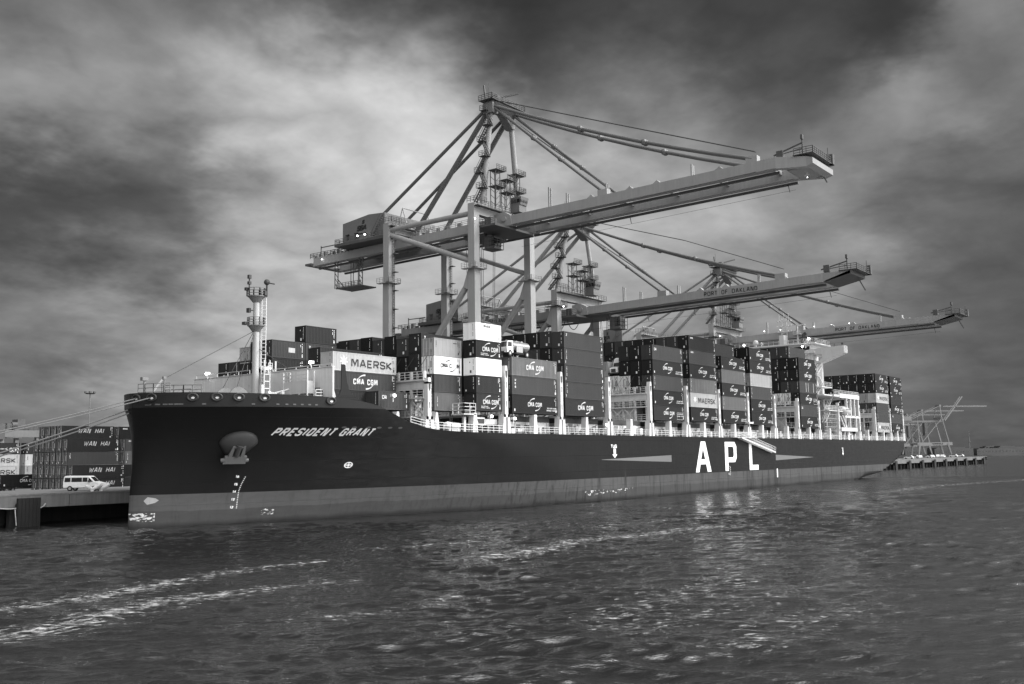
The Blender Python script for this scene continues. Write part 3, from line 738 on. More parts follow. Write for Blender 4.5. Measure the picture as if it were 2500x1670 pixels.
# ------------------------------------------------------------------ lashing bridges, supports, hatches, deck rails
POSTS = [103.9, 118.5, 133.35, 148.2, 162.95, 177.7, 192.3, 207.0, 222.1, 236.8, 251.1, 265.8, 282.9, 297.4, 312.0, 325.4]
OPEN = {148.2, 162.95, 222.1, 236.8, 251.1, 265.8, 282.9, 103.9, 297.4}
def dz(x): return float(top_z(x)) if x > 103 else 11.5
for i, px in enumerate(POSTS):
    d = dz(px); yo = 2.5 if i == 0 else 0.0
    if i == 0: b14, t21 = 13.6, 19.1
    else: b14, t21 = d+2.85, 21.55-(px-118)*.0042
    lb = bpy.data.objects.new('lashing_bridge', None); COL.objects.link(lb); lb.parent = ship; ORG[lb.name] = org(ship)
    y0 = yo+.05
    mb = MB(); hw = .36
    for z0, z1 in ((b14, b14+1.1), (b14+2.0, b14+4.0), (b14+4.9, t21-.9)):        # post with slots
        mb.box(px-hw, px+hw, y0, y0+.7, z0, z1)
    for z0, z1 in ((b14+1.1, b14+2.0), (b14+4.0, b14+4.9)):
        mb.box(px-hw, px-.11, y0, y0+.7, z0, z1); mb.box(px+.11, px+hw, y0, y0+.7, z0, z1); mb.box(px-.11, px+.11, y0+.45, y0+.7, z0, z1)
    mb.frus([(px-hw,y0,t21-.9),(px+hw,y0,t21-.9),(px+hw,y0+.7,t21-.9),(px-hw,y0+.7,t21-.9)], [(px-.22,y0,t21),(px+.22,y0,t21),(px+.22,y0+.7,t21),(px-.22,y0+.7,t21)])
    po = part('lashing_post', mb, MT['ship_white'], lb)
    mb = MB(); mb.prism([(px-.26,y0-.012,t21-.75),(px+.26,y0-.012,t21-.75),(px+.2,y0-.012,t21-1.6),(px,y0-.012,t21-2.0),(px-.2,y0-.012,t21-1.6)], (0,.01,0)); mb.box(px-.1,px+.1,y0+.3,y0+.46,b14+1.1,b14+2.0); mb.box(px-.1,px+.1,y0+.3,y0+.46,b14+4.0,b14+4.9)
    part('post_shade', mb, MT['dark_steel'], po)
    mb = MB(); w0, w1 = 1.0, .72
    for sg in (-1, 1):
        mb.frus([(px+sg*w0,y0-.02,d),(px+sg*.28,y0-.02,d),(px+sg*.28,y0+1.0,d),(px+sg*w0,y0+1.0,d)], [(px+sg*w1,y0-.02,b14),(px+sg*.22,y0-.02,b14),(px+sg*.22,y0+1.0,b14),(px+sg*w1,y0+1.0,b14)])
    mb.box(px-.72, px+.72, y0-.02, y0+1.0, b14-.45, b14); mb.box(px-.28, px+.28, y0+.6, y0+.95, d, b14-.45)
    part('pedestal', mb, MT['ship_white'], lb)
    # cross structure of the bridge: columns every two rows, three walkway levels
    mb = MB(); yb = 31.6 - yo
    zs = [b14+.1, b14+2.75, b14+5.3]
    for k, yy in enumerate(np.arange(yo+1.0, yb, 2.55)): mb.box(px-.2, px+.2, yy-.16, yy+.16, d, zs[2]+1.2)
    for z in zs: mb.box(px-.55, px+.55, yo+.75, yb, z-.22, z)
    if px in OPEN:
        mb.box(px-.25, px+.25, yo+.75, yo+3.4, zs[2]-1.3, zs[2]-.22); mb.box(px-.22, px+.22, yo+.75, 9.6, zs[1]+1.1, zs[2]-.22)
        mb.box(px+.2, px+.3, yo+3.4, 12, b14-.4, zs[1]-.22)
        for yy in (3.5,6.05,8.6): mb.beam((px-.3,yy,zs[0]),(px-.3,yy+2.3,zs[1]-.3),.14); mb.beam((px-.3,yy+2.3,zs[0]),(px-.3,yy,zs[1]-.3),.14)
    part('bridge_frame', mb, MT['ship_grey'], lb)
    mb = MB()
    for z in zs: mb.rail([(px-.5, yo+.8, z), (px-.5, 14, z)], 1.1, 1.25, .07)
    part('walkway_railing', mb, MT['ship_white'], lb)
    if px in OPEN:     # lashing rods crossing in front of the boxes
        mb = MB()
        for k in range(1, 6):
            yy = yo+2.55*k
            for a, b in ((yy-1.1, yy+.9), (yy+1.1, yy-.9)): mb.beam((px+.3, a, zs[2]+.1), (px+1.2, b, zs[2]+3.4), .06)
            for a, b in ((yy-1.1, yy+.2), (yy+1.1, yy-.2)): mb.beam((px+.3, a, zs[1]+.1), (px+1.2, b, zs[2]+1.0), .05)
        part('lashing_rod', mb, MT['dark_steel'], lb)['kind'] = 'stuff'
for i in range(1, len(POSTS)-1):
    a, b = POSTS[i], POSTS[i+1]; m = (a+b)/2; d = dz(m)
    if b-a > 16: m = a+7.4
    mb = MB(); mb.frus([(m-.55,.05,d),(m+.55,.05,d),(m+.55,1.0,d),(m-.55,1.0,d)], [(m-.3,.05,d+2.85),(m+.3,.05,d+2.85),(m+.3,1.0,d+2.85),(m-.3,1.0,d+2.85)]); mb.box(m-.36,m+.36,0.05,1.1,d+2.85,d+2.98)
    part('container_support', mb, MT['ship_white'], ship)
mb = MB(); mb.frus([(104.9,2.6,11.5),(106.1,2.6,11.5),(106.1,3.4,11.5),(104.9,3.4,11.5)],[(105.3,2.6,14.2),(105.7,2.6,14.2),(105.7,3.4,14.2),(105.3,3.4,14.2)]); mb.cut()
mb.frus([(110.6,.2,11.3),(111.8,.2,11.3),(111.8,1.2,11.3),(110.6,1.2,11.3)],[(110.9,.2,14.2),(111.5,.2,14.2),(111.5,1.2,14.2),(110.9,1.2,14.2)]); mb.cut(); mb.frus([(98.6,4.2,11.5),(99.8,4.2,11.5),(99.8,5,11.5),(98.6,5,11.5)],[(99,4.2,14.2),(99.4,4.2,14.2),(99.4,5,14.2),(99,5,14.2)])
parts('container_support', mb, MT['ship_white'], ship)
for i in range(1, len(POSTS)-1):
    a, b = POSTS[i]+.95, POSTS[i+1]-.95; d = dz((a+b)/2)
    mb = MB(); mb.box(a, b, 2.0, 30.6, d-.05, d+1.9); hc = part('hatch_coaming', mb, MT['ship_grey'], ship)
    mb = MB(); mb.box(a+.1, b-.1, 1.9, 30.7, d+1.92, d+2.75); part('hatch_cover', mb, MT['dark_steel'], hc)
    mb = MB(); random.seed(i)
    for k in range(9):
        x = a+.6+(b-a-1.2)*k/9+random.random()*.5; w = random.choice((.12,.12,.2,.9,.5)); h = random.choice((.5,.8,1.2,1.5)); z = d+random.random()*.5
        mb.box(x, x+w, 1.55-random.random()*.7, 1.97, z, z+h)
    for k in range(5): x = a+.8+(b-a-1.6)*k/4; mb.beam((x,1.9,d+1.0),(x,1.9,d+1.75),.1); mb.beam((x,1.9,d+1.75),(x+.5,1.9,d+1.75),.1)
    part('deck_fitting', mb, MT['ship_white'] if i % 2 else MT['c_light'], hc)['kind'] = 'stuff'
    mb = MB()
    for k in range(6): x = a+.5+(b-a-1.8)*random.random(); mb.box(x, x+.4+random.random()*.8, 1.82, 1.96, d+.1+random.random()*.6, d+.8+random.random()*.7)
    part('vent_opening', mb, MT['dark_steel'], hc)['kind'] = 'stuff'
mb = MB(); P_ = [(x, float(YC-half(x, 11.2))+.12, float(top_z(x))) for x in (98.5,100.5,103,106,110,118)]; mb.rail(P_, 1.1, 1.4, .07)
part('deck_railing', mb, MT['ship_white'], ship)
for i in range(1, len(POSTS)-1):
    mb = MB(); a, b = POSTS[i]+1.0, POSTS[i+1]-1.0; mb.rail([(a, .14, dz(a)), (b, .14, dz(b))], 1.1, 1.35, .065); part('deck_railing', mb, MT['ship_white'], ship)
mb = MB(); mb.rail([(326.6,1.2,10.85),(326.6,31,10.85)],1.1,1.5,.07); part('deck_railing', mb, MT['ship_white'], ship)
# fore end of the cargo deck: machinery and the small side platform
mb = MB(); mb.tube((107.2,1.9,12.3),(109.2,1.7,12.3),.55,.45,12); mb.ball((107.0,1.9,12.3),.62,10,6); mb.box(106.8,109.4,1.5,2.2,11.4,11.8); part('mooring_winch', mb, MT['ship_white'], ship)
mb = MB(); mb.box(112.2,114.4,1.0,1.15,12.5,13.6); mb.box(109.6,110.0,1.0,1.3,11.3,13.6); part('fire_station', mb, MT['ship_white'], ship)
mb = MB(); mb.box(112.45,114.15,.96,1.0,12.7,13.4); part('station_opening', mb, MT['dark_steel'], ship)
mb = MB(); mb.box(108.6,111.4,.2,2.6,13.9,14.05); mb.rail([(108.7,.25,14.05),(111.3,.25,14.05)],1.5,1.3,.09); mb.rail([(108.7,.25,14.05),(108.7,2.4,14.05)],1.5,1.2,.09); mb.beam((111.2,.4,13.9),(112.2,.6,12.7),.16); part('side_platform', mb, MT['ship_grey'], ship)
mb = MB()
for x in (115.0,): mb.prism([(x-1.6,1.2,12.2),(x-.4,1.2,13.4),(x+2.6,1.2,13.4),(x+2.6,1.2,12.6),(x,1.2,12.6)], (0,.4,0))
part('pipe_casing', mb, MT['ship_white'], ship)
for x, y, z in ((114.9,.4,13.6),(120.6,.4,13.4),(147.0,.4,12.9),(98.0,4.0,16.2)): lamp_on(ship, x, y, z, .2, 'lamp_dim', (.2,-.9))
# accommodation ladder hung down the side
mb = MB(); A_, B_ = Vector((200.4,-.55,11.1)), Vector((218.6,-.55,7.85))
for y in (-1.0,-.1): mb.beam(A_+Vector((0,y+.55,0)), B_+Vector((0,y+.55,0)), .12, .34)
for k in range(40):
    c = A_.lerp(B_, (k+.5)/40); mb.box(c.x-.14, c.x+.14, -1.0, -.1, c.z-.05, c.z)
ga = part('accommodation_ladder', mb, MT['ship_grey'], ship)
mb = MB()
for k in range(23):
    c = A_.lerp(B_, k/22)
    for y in (-1.0,-.1): mb.beam((c.x,y,c.z),(c.x+.25,y,c.z+1.15),.07)
for y in (-1.0,-.1):
    for hh in (.6,1.15): mb.beam((A_.x+.25*hh,y,A_.z+hh),(B_.x+.25*hh,y,B_.z+hh),.07)
part('hand_rail', mb, MT['ship_white'], ga)
mb = MB(); mb.box(198.2,208.5,-1.0,.2,11.1,11.2); mb.rail([(198.2,-.9,11.2),(208.5,-.9,11.2)],1.1,1.1,.07); mb.box(205.5,207.8,-.6,1.0,14.25,14.6); part('boarding_platform', mb, MT['ship_white'], ga)

# ------------------------------------------------------------------ deckhouse
dh = bpy.data.objects.new('deckhouse', None); COL.objects.link(dh); dh.parent = ship; ORG[dh.name] = org(ship)
mb = MB(); mb.box(271,284,11.5,29.5,11,36.2); mb.box(271,272.4,6.1,11.5,11,32.6); part('house_wall', mb, MT['ship_white'], dh)
mb = MB()
for fl in range(5):
    for k in range(6): y = 12.2+k*2.9; mb.box(270.96,271.02,y,y+1.0,14+fl*3.6,15.1+fl*3.6); mb.cut()
parts('window', mb, MT['glass'], dh)
mb = MB(); mb.box(270.2,283,7.6,31.5,35.4,35.9); mb.box(271.2,282,9.0,30,35.9,38.1); wh = part('wheelhouse', mb, MT['ship_white'], dh)
mb = MB(); mb.box(271.14,271.22,9.3,29.7,36.5,37.5); part('window', mb, MT['glass'], wh)
mb = MB(); mb.box(270.4,283,7.4,31.6,38.1,38.45); part('monkey_island', mb, MT['ship_white'], dh)
mb = MB(); mb.rail([(270.5,7.6,38.45),(270.5,31.5,38.45)],1.2,1.5,.09); mb.rail([(270.5,7.6,38.45),(282.8,7.6,38.45)],1.2,1.5,.09); part('guard_rail', mb, MT['ship_white'], dh)
# bridge wing on the port side: tapering bracket with a lightening hole
mb = MB(); x0, x1 = 270.6, 273.6
mb.prism([(x0,9.2,36.5),(x0,-.6,36.95),(x0,-.6,34.95),(x0,6.2,32.5),(x0,7.0,32.5),(x0,6.4,33.1),(x0,5.6,33.9),(x0,5.7,34.9),(x0,8.2,34.9),(x0,9.2,34.5)], (x1-x0,0,0))
mb.prism([(x0,9.2,34.5),(x0,8.2,34.9),(x0,8.4,33.5),(x0,7.8,33.1),(x0,6.4,33.1),(x0,7.0,32.5),(x0,9.2,32.2)], (x1-x0,0,0))
part('bridge_wing', mb, MT['ship_white'], dh)
mb = MB(); mb.tube((272,.3,36.9),(272,.3,37.6),.12,.12,6); mb.box(271.8,272.3,.0,.5,37.5,37.8); mb.tube((272,2.5,36.8),(272,2.5,37.7),.08,.08,6); part('wing_repeater', mb, MT['dark_steel'], dh)
mb = MB()                       # signal mast, scanner bar, domes
for a, b in ((18.4,16.6),):
    for yy in (18.4,16.6):
        mb.beam((274,yy,38.4),(274,17.5+(yy-17.5)*.7,46.5),.16)
    for k in range(8): mb.beam((274,18.3,38.9+k),(274,16.7,39.6+k),.1)
    for z in (42.5,44,45.5): mb.beam((274,19.6,z),(274,15.4,z),.12); [mb.box(273.85,274.15,y-.15,y+.15,z,z+.45) for y in (19.5,18.6,16.4,15.5)]
    for yy in (18.9,17.5,16.1): mb.tube((274,yy,45.6),(274,yy,47.9),.07,.07,5)
sm = part('signal_mast', mb, MT['ship_white'], dh)
mb = MB(); mb.tube((274,13.6,38.4),(274,13.6,44),.3,.22,8); mb.box(273.2,274.8,12.6,14.6,41.4,41.55); mb.rail([(273.2,12.6,41.5),(273.2,14.6,41.5)],.9,.8,.08); mb.box(273.9,274.2,11.3,16.0,44.05,44.3); part('radar_scanner', mb, MT['ship_white'], sm)
mb = MB(); mb.box(271.5,274,16.8,18.2,38.4,41.3); part('mast_house', mb, MT['ship_white'], dh)
for y, r, z in ((25.6,.8,39.8),(23.8,.45,39.3),(10.2,.5,39.2)):
    mb = MB(); mb.ball((272,y,z),r,12,8); mb.tube((272,y,38.4),(272,y,z-.3),r*.5,r*.5,8); part('antenna_dome', mb, MT['ship_white'], dh, smooth=True)
mb = MB(); mb.tube((273.5,12.2,38.5),(273.5,11.6,41.2),.42,.5,10); mb.tube((273.5,11.6,41.2),(273.5,10.9,41.6),.5,.45,10); part('exhaust_pipe', mb, MT['dark_steel'], dh)
for y, z in ((28.5,39.0),(9.0,39.4),(11,37.3)): lamp_on(dh, 270.3, y, z, .26, 'lamp', (-1,-.4))
# port side: boat deck, stairs, lifeboat platform
mb = MB(); mb.box(262,282,-.2,11.4,22.5,23.1); mb.box(266,282.2,-.3,.1,22.3,23.4); mb.box(256,266,.3,6,22.6,22.9)
mb.box(262,270,3,8,25.2,25.45); mb.box(259,271,.3,3,18.6,18.8); bd = part('boat_deck', mb, MT['ship_white'], dh)
mb = MB()
for x in (272.0,275.2,278.4,281.6):
    mb.box(x-.3,x+.3,-.2,.4,17.4,22.3)
mb.box(270,282,-.2,.4,17.0,17.6); mb.box(266.5,279.6,-.25,3.0,13.3,14.3)
for x in (270.4,274.2,279.2): mb.box(x-.25,x+.25,-.2,.35,14.3,17.0)
for x in (267.5,270.4,273.4): mb.beam((x,.2,14.0),(x-1.4,.2,11.0),.35)
mb.beam((266.4,0,17.3),(269.5,0,14.3),.3); mb.beam((268.4,0,17.5),(271.4,0,14.3),.3)
part('boat_deck_frame', mb, MT['ship_white'], dh)
mb = MB(); mb.rail([(262,-.15,23.1),(282,-.15,23.1)],1.2,1.2,.09); mb.rail([(256,.4,18.8),(270,.4,18.8)],1.2,1.2,.09); mb.rail([(262,3,25.45),(270,3,25.45)],1.2,1.2,.08); part('guard_rail', mb, MT['ship_white'], dh)
mb = MB()
for (a, b) in (((262,5,23.0),(266,5,25.4)),((266,4.2,25.4),(262.5,4.2,28.2)),((262.5,5,28.2),(266.5,5,30.8)),((258,1.5,15.5),(262,1.5,18.6)),((262,2.2,18.8),(266,2.2,22.5))):
    a, b = Vector(a), Vector(b)
    for s_ in (-.45,.45): mb.beam(a+Vector((0,s_,0)), b+Vector((0,s_,0)), .14, .3); mb.beam(a+Vector((0,s_,1)), b+Vector((0,s_,1)), .08)
    for k in range(12): c = a.lerp(b, k/11); mb.box(c.x-.15,c.x+.15,c.y-.45,c.y+.45,c.z-.04,c.z+.04)
    mb.cut()
mb.box(261.5,264,3.8,6.5,28.1,28.3); mb.rail([(261.5,3.8,28.3),(264,3.8,28.3)],1.1,.9,.08); mb.box(264,268,6,9,23.1,29.5)
parts('outside_stair', mb, MT['ship_white'], dh)
mb = MB()
for k in range(9): mb.beam((256+k*1.2,.6,11.2),(256+k*1.2,.6,18.6),.09)
for k in range(6): mb.beam((256,.6,12.2+k*1.1),(266,.6,12.2+k*1.1),.08)
part('scaffold_grid', mb, MT['c_light'], dh)

# ------------------------------------------------------------------ containers
_CM = {}
def cont_mesh(L, H, tone, door):
    k = (L, H, tone, door)
    if k in _CM: return _CM[k]
    mb = MB(); w = 1.219; l = L/2
    for x in (-l+.08, l-.08):
        for y in (-w+.08, w-.08): mb.box(x-.08, x+.08, y-.08, y+.08, .0, H)
    for y in (-w+.05, w-.05): mb.box(-l+.16, l-.16, y-.05, y+.05, .02, .17); mb.box(-l+.16, l-.16, y-.05, y+.05, H-.13, H-.01)
    for x in (-l+.05, l-.05): mb.box(x-.05, x+.05, -w+.16, w-.16, .02, .17); mb.box(x-.05, x+.05, -w+.16, w-.16, H-.13, H-.01)
    mb.add([(-l+.1,-w+.1,H-.03),(l-.1,-w+.1,H-.03),(l-.1,w-.1,H-.03),(-l+.1,w-.1,H-.03)], [(0,1,2,3)])
    mb.add([(-l+.1,-w+.1,.08),(l-.1,-w+.1,.08),(l-.1,w-.1,.08),(-l+.1,w-.1,.08)], [(3,2,1,0)])
    def corr(n0, n1, f):
        n = max(4, round((n1-n0)/.28)); d = (n1-n0)/n; P = []
        for i in range(n):
            a = n0+i*d; P += [(a, 0), (a+d*.30, 0), (a+d*.5, 1), (a+d*.80, 1)]
        P.append((n1, 0)); vs = []
        for a, s in P: vs += [f(a, s, .17), f(a, s, H-.13)]
        mb.add(vs, [(2*i, 2*i+2, 2*i+3, 2*i+1) for i in range(len(P)-1)])
    for sg in (-1, 1): corr(-l+.16, l-.16, lambda a, s, z: (a, sg*(w-.014-.036*s), z))
    for sg in (-1, 1):
        if door and sg == -1:
            mb.box(-l+.03, -l+.07, -w+.16, -.02, .17, H-.13); mb.box(-l+.03, -l+.07, .02, w-.16, .17, H-.13)
            for z in (.6, 1.2, 1.8): mb.box(-l+.015, -l+.03, -w+.2, -.06, z, z+.05); mb.box(-l+.015, -l+.03, .06, w-.2, z, z+.05)
        else: corr(-w+.16, w-.16, lambda a, s, z: (sg*(l-.014-.036*s), a, z))
    _CM[k] = mesh('shipping_container', mb, MT[tone]); return _CM[k]
_GM = {}
def door_gear(L, H):
    k = (L, H)
    if k in _GM: return _GM[k]
    mb = MB(); x = -L/2-.012
    for y in (-.85, -.32, .32, .85):
        mb.tube((x, y, .1), (x, y, H-.06), .04, .04, 6)
        for z in (.12, H-.12): mb.box(x-.03, x+.03, y-.07, y+.07, z-.05, z+.05)
        mb.box(x-.04, x, y-.02, y+.28, 1.05, 1.1)
    mb.box(x-.02, x+.01, -.78, -.40, .95, 1.9); mb.box(x-.02, x+.01, .12, .26, .5, 2.2)
    _GM[k] = mesh('door_bars', mb, MT['c_pale' if L == 12.19 else 'c_light']); return _GM[k]
def swoosh(mb, f, c, s, w=1.0):
    arc(mb, c, 1.62*s, 1.0*s, 172, 92, .03*s, .24*s*w, f); arc(mb, c, 1.62*s, 1.0*s, -8, -88, .03*s, .24*s*w, f)
_LM = {}
def logo_mesh(kind, L, H, col):
    k = (kind, L, H, col)
    if k in _LM: return _LM[k]
    mb = MB(); y = -1.2245; f = lambda u, v, l=0.0: (u, y-l, v); l = L/2; m = H/2
    g = lambda du, dv: (lambda u, v, l_=0.0: (u+du, y-l_, v+dv))
    em = kind.endswith('+'); kind = kind.rstrip('+')
    if kind == 'cma':            # bold centred name with sweeping arcs
        s = .80 if L > 8 else .7
        text(mb, 'CMA CGM', s, g(0 if L > 8 else .6, m-s/2), t=.21, gap=.36, sx=.76, center=True, space=.3)
        if em: emb = MB(); swoosh(emb, f, (0 if L > 8 else .6, m), .95)
    elif kind == 'eco':
        c = -.2 if L > 8 else .35
        s = .68; text(mb, 'CMA CGM', s, g(c, m-s/2+.05), t=.175, gap=.30, sx=.80, center=True, space=.1)
        if em: emb = MB(); swoosh(emb, f, (c, m+.05), .95, .7)
        x = l-2.9 if L > 8 else -1.9
        if L > 8: text(mb, 'ECO-CONTAINER', .21, g(l-2.95, m-.55), t=.22, gap=.34); text(mb, 'BAMBOO FLOORING', .21, g(l-3.1, m-.9), t=.22, gap=.34)
        else: text(mb, 'ECO-CONTAINER', .14, g(-1.9, .62), t=.22, gap=.34); text(mb, 'BAMBOO FLOORING', .14, g(-1.9, .40), t=.22, gap=.34)
        if L > 8: rect(mb, -l+.45, -l+.75, .35, .75, f)
    elif kind == 'ecobox':
        s = .72; text(mb, 'CMA CGM', s, g(-.2, m-s/2), t=.21, gap=.36, sx=.76, center=True, space=.3)
        if em: emb = MB(); swoosh(emb, f, (-.2, m), .95)
        text(mb, 'ECO-CONTAINER', .2, g(l-2.9, m-.2), t=.22, gap=.34); text(mb, 'BAMBOO FLOORING', .2, g(l-2.95, m-.6), t=.22, gap=.34)
        for a in (((-3.1),.25,.30),((-3.1),m+.15,m+.2)): rect(mb, l-3.1, l-.5, a[1], a[2], f)
        rect(mb, l-3.1, l-3.05, .25, m+.2, f); rect(mb, l-.55, l-.5, .25, m+.2, f)
    elif kind == 'maersk':
        s = 1.12; text(mb, 'MAERSK', s, g(-l+3.5, m-s/2-.08), t=.19, gap=.38, sx=1.26)
    elif kind == 'star':
        c = (-l+2.0, m+.12); R = .8; pts = []
        for i in range(14):
            a = PI/2+2*PI*i/14; r = R if i % 2 == 0 else R*.36; pts.append(f(c[0]+r*math.cos(a), c[1]+r*math.sin(a)))
        mb.add([f(*c)]+pts, [(0, 1+i, 1+(i+1) % 14) for i in range(14)])
    elif kind == 'vert': vtext(mb, 'TRITON', .22, g(-l+.55, 0), 0, H-.3, t=.22, step=1.2, sx=1.2); rect(mb, -l+.3, -l+.42, .3, .7, f)
    elif kind == 'ues': vtext(mb, 'UES', .34, g(-l+.75, 0), 0, H-.45, t=.3, step=1.6); rect(mb, l-.75, l-.5, .35, .75, f)
    elif kind == 'tex': vtext(mb, 'TEX', .3, g(-l+.5, 0), 0, H-.35, t=.26, step=1.3)
    elif kind == 'seven': text(mb, '7', .45, g(-l+.65, H-.85), t=.24); rect(mb, l-.7, l-.5, .3, .6, f)
    elif kind == 'z': text(mb, 'Z', .4, g(-l+.6, H-.75), t=.22)
    elif kind == 'cai': text(mb, 'CAI', .55, g(-l+.75, H-1.1), t=.2, gap=.16, sx=.8)
    elif kind == 'river': text(mb, 'RIVER', .4, g(-l+1.9, H-.65), t=.2, gap=.3, sx=1.0); arc(mb, (-l+2.85, H-.75), .55, .3, 190, 350, .05, .05, f)
    elif kind == 'sign': rect(mb, -l+.55, -l+.85, .45, H-.5, f); 
    elif kind == 'signt': vtext(mb, 'CARRIER', .16, g(-l+.6, 0), 0, H-.6, t=.25, step=1.3)
    elif kind == 'reefer': vtext(mb, 'COOL', .2, g(-l+.4, 0), 0, H-.4, t=.2, step=1.25); rect(mb, l-.8, l-.6, .4, .75, f); rect(mb, l-1.9, l-1.1, H-.6, H-.5, f)
    elif kind == 'stencil':
        c = .7; text(mb, 'CMA C', .62, g(-1.6, m-.3), t=.22, gap=.17, space=.3); text(mb, 'M', .62, g(2.0, m-.3), t=.22)
        if em: emb = MB(); swoosh(emb, f, (.4, m), .8)
    elif kind == 'wanhai':
        for o, tt in ((0, .30),):
            text(mb, 'WAN HAI', 1.0, g(-l+3.6, m-.15), t=.15, gap=.32, sx=.9, slant=.3, space=.7)
        rect(mb, l-1.05, l-.75, .35, .65, f)
    elif kind == 'sud': text(mb, 'SÜD', .95, g(l-2.5, .65), t=.16, gap=.2); arc(mb, (l-4.4, 1.9), 1.5, .6, 200, 330, .2, .1, f); arc(mb, (l-4.3, .9), 1.4, .5, 20, 140, .1, .2, f)
    elif kind == 'seaco': text(mb, 'SEACO', .3, g(-l+.8, H-.65), t=.24, gap=.15)
    elif kind == 'patch': rect(mb, -l+3.0, -l+4.2, .9, 1.6, f)
    elif kind == 'bars': [rect(mb, x, x+.25, .3, H-.3, f) for x in (-1.9, -.4, 3.2)]
    if em: mb = emb
    _LM[k] = mesh('swoosh_emblem' if em else 'lettering', mb, MT[col]); return _LM[k]
_KM = {}
def code_mesh(L, H, v, dark):
    k = (L, H, v, dark)
    if k in _KM: return _KM[k]
    rs = random.Random(v*7+3); mb = MB(); y = -1.2235; l = L/2
    for c, uu in ((0, l-.55), (1, l-.85)):
        for i in range(10 if c == 0 else 4):
            if rs.random() < .25: continue
            z = H-.35-i*.19; mb.add([(uu,y,z),(uu+.1,y,z),(uu+.1,y,z+.13),(uu,y,z+.13)], [(0,1,2,3)])
    if v % 3: mb.add([(l-.6,y,.35),(l-.4,y,.35),(l-.4,y,.75),(l-.6,y,.75)], [(0,1,2,3)])
    x = -l-.004
    for i in range(9):
        if rs.random() < .2: continue
        z = H-.4-i*.2; mb.add([(x,-.62,z),(x,-.72,z),(x,-.72,z+.14),(x,-.62,z+.14)], [(0,1,2,3)])
    q = rs.choice((0,1,2,2)); 
    if q: mb.add([(x,-.02,.35),(x,-.32,.35),(x,-.32,.75),(x,-.02,.75)], [(0,1,2,3)])
    if q == 2: mb.add([(x,.1,H-.75),(x,-.1,H-.75),(x,-.0,H-.5)], [(0,1,2)])
    if v % 4 == 1: mb.add([(x,.85,.3),(x,.65,.3),(x,.65,.55),(x,.85,.55)], [(0,1,2,3)])
    _KM[k] = mesh('code_marks', mb, MT['black' if dark else 'c_white']); return _KM[k]
TONE = dict(c_black='black', c_dark='dark', c_mid='mid grey', c_grey='grey', c_rust='weathered grey', c_light='pale grey', c_pale='dull pale grey', c_white='white')
MARK = dict(cma='bold arced lettering', eco='thin arced lettering', ecobox='boxed arced lettering', maersk='star and name', vert='vertical lettering', ues='three stacked letters', tex='small stacked letters', seven='corner numeral',
            z='corner letter', cai='short name', river='small black name', sign='pale vertical sign', reefer='cooling panel', stencil='broken black lettering', wanhai='slanted name', sud='name and bird', seaco='small corner name', patch='pale patch', bars='pale stripes', signt='vertical sign')
def cont(x0, yface, z, L, H, tone, logo=None, place='', door=False, group='containers stacked on the ship', used=[0]):
    """x0 bow-side end, yface camera-side face"""
    used[0] += 1; v = used[0] % 12
    o = bpy.data.objects.new('shipping_container', cont_mesh(L, H, tone, door)); COL.objects.link(o)
    o.location = (x0+L/2, yface+1.219, z)
    t = TONE[tone]; sz = 'short ' if L < 8 else ''
    place = place.replace('forward half, ', 'front ').replace('rear half, ', 'rear ')
    lab = f"{sz}{t} container" + (f" with {MARK[logo]}" if logo else '') + (f", {place}" if place else '')
    tag(o, lab, 'container', group)
    light = tone in ('c_light', 'c_white', 'c_pale')
    def ch(name, me):
        c = bpy.data.objects.new(name, me); COL.objects.link(c); c.parent = o; return c
    if logo:
        col = 'black' if (light and logo != 'vert') else ('c_light' if logo == 'wanhai' else 'logo')
        if logo == 'maersk': ch('lettering', logo_mesh('maersk', L, H, 'black')); ch('star_emblem', logo_mesh('star', L, H, 'white'))
        else:
            if logo in ('cma', 'eco', 'ecobox', 'stencil'): ch('swoosh_emblem', logo_mesh(logo+'+', L, H, col))
            ch('lettering', logo_mesh('seven' if logo == 'seven' else logo, L, H, 'c_light' if logo == 'patch' or logo == 'bars' else col))
    ch('code_marks', code_mesh(L, H, v, light))
    if door: ch('door_bars', door_gear(L, H))
    return o
F, T = 12.19, 6.06
ROW = lambda r: .3+2.5*r
TIER = ['bottom tier', 'second tier', 'third tier', 'fourth tier', 'fifth tier', 'sixth tier', 'seventh tier']
RN = ['outermost row', 'second row in', 'third row in', 'fourth row in', 'fifth row in', 'sixth row in', 'seventh row in', 'eighth row in', 'ninth row in', 'tenth row in', 'eleventh row in', 'twelfth row in', 'thirteenth row in']
def stack(x0, row, zb, H, items, bay, L=F, t0=0, door=False):
    """items from the bottom up: (tone, logo) or None to leave a gap"""
    for i, it in enumerate(items):
        if it is None: continue
        cont(x0, ROW(row), zb+i*H+.02, L, H-.035, it[0], it[1], f"{TIER[t0+i]}, {RN[row]}, {bay}", it[2] if len(it) > 2 else door)
k, d, m, g, r, l, p, w = 'c_black', 'c_dark', 'c_mid', 'c_grey', 'c_rust', 'c_light', 'c_pale', 'c_white'
B = ['', 'breakwater bay', 'second bay', 'third bay', 'fourth bay', '', 'bay after wide gap', 'bay over letter A', 'bay over letter P', 'bay above gangway', '', 'bay before deckhouse', 'bay after lifeboat', 'sternmost bay']
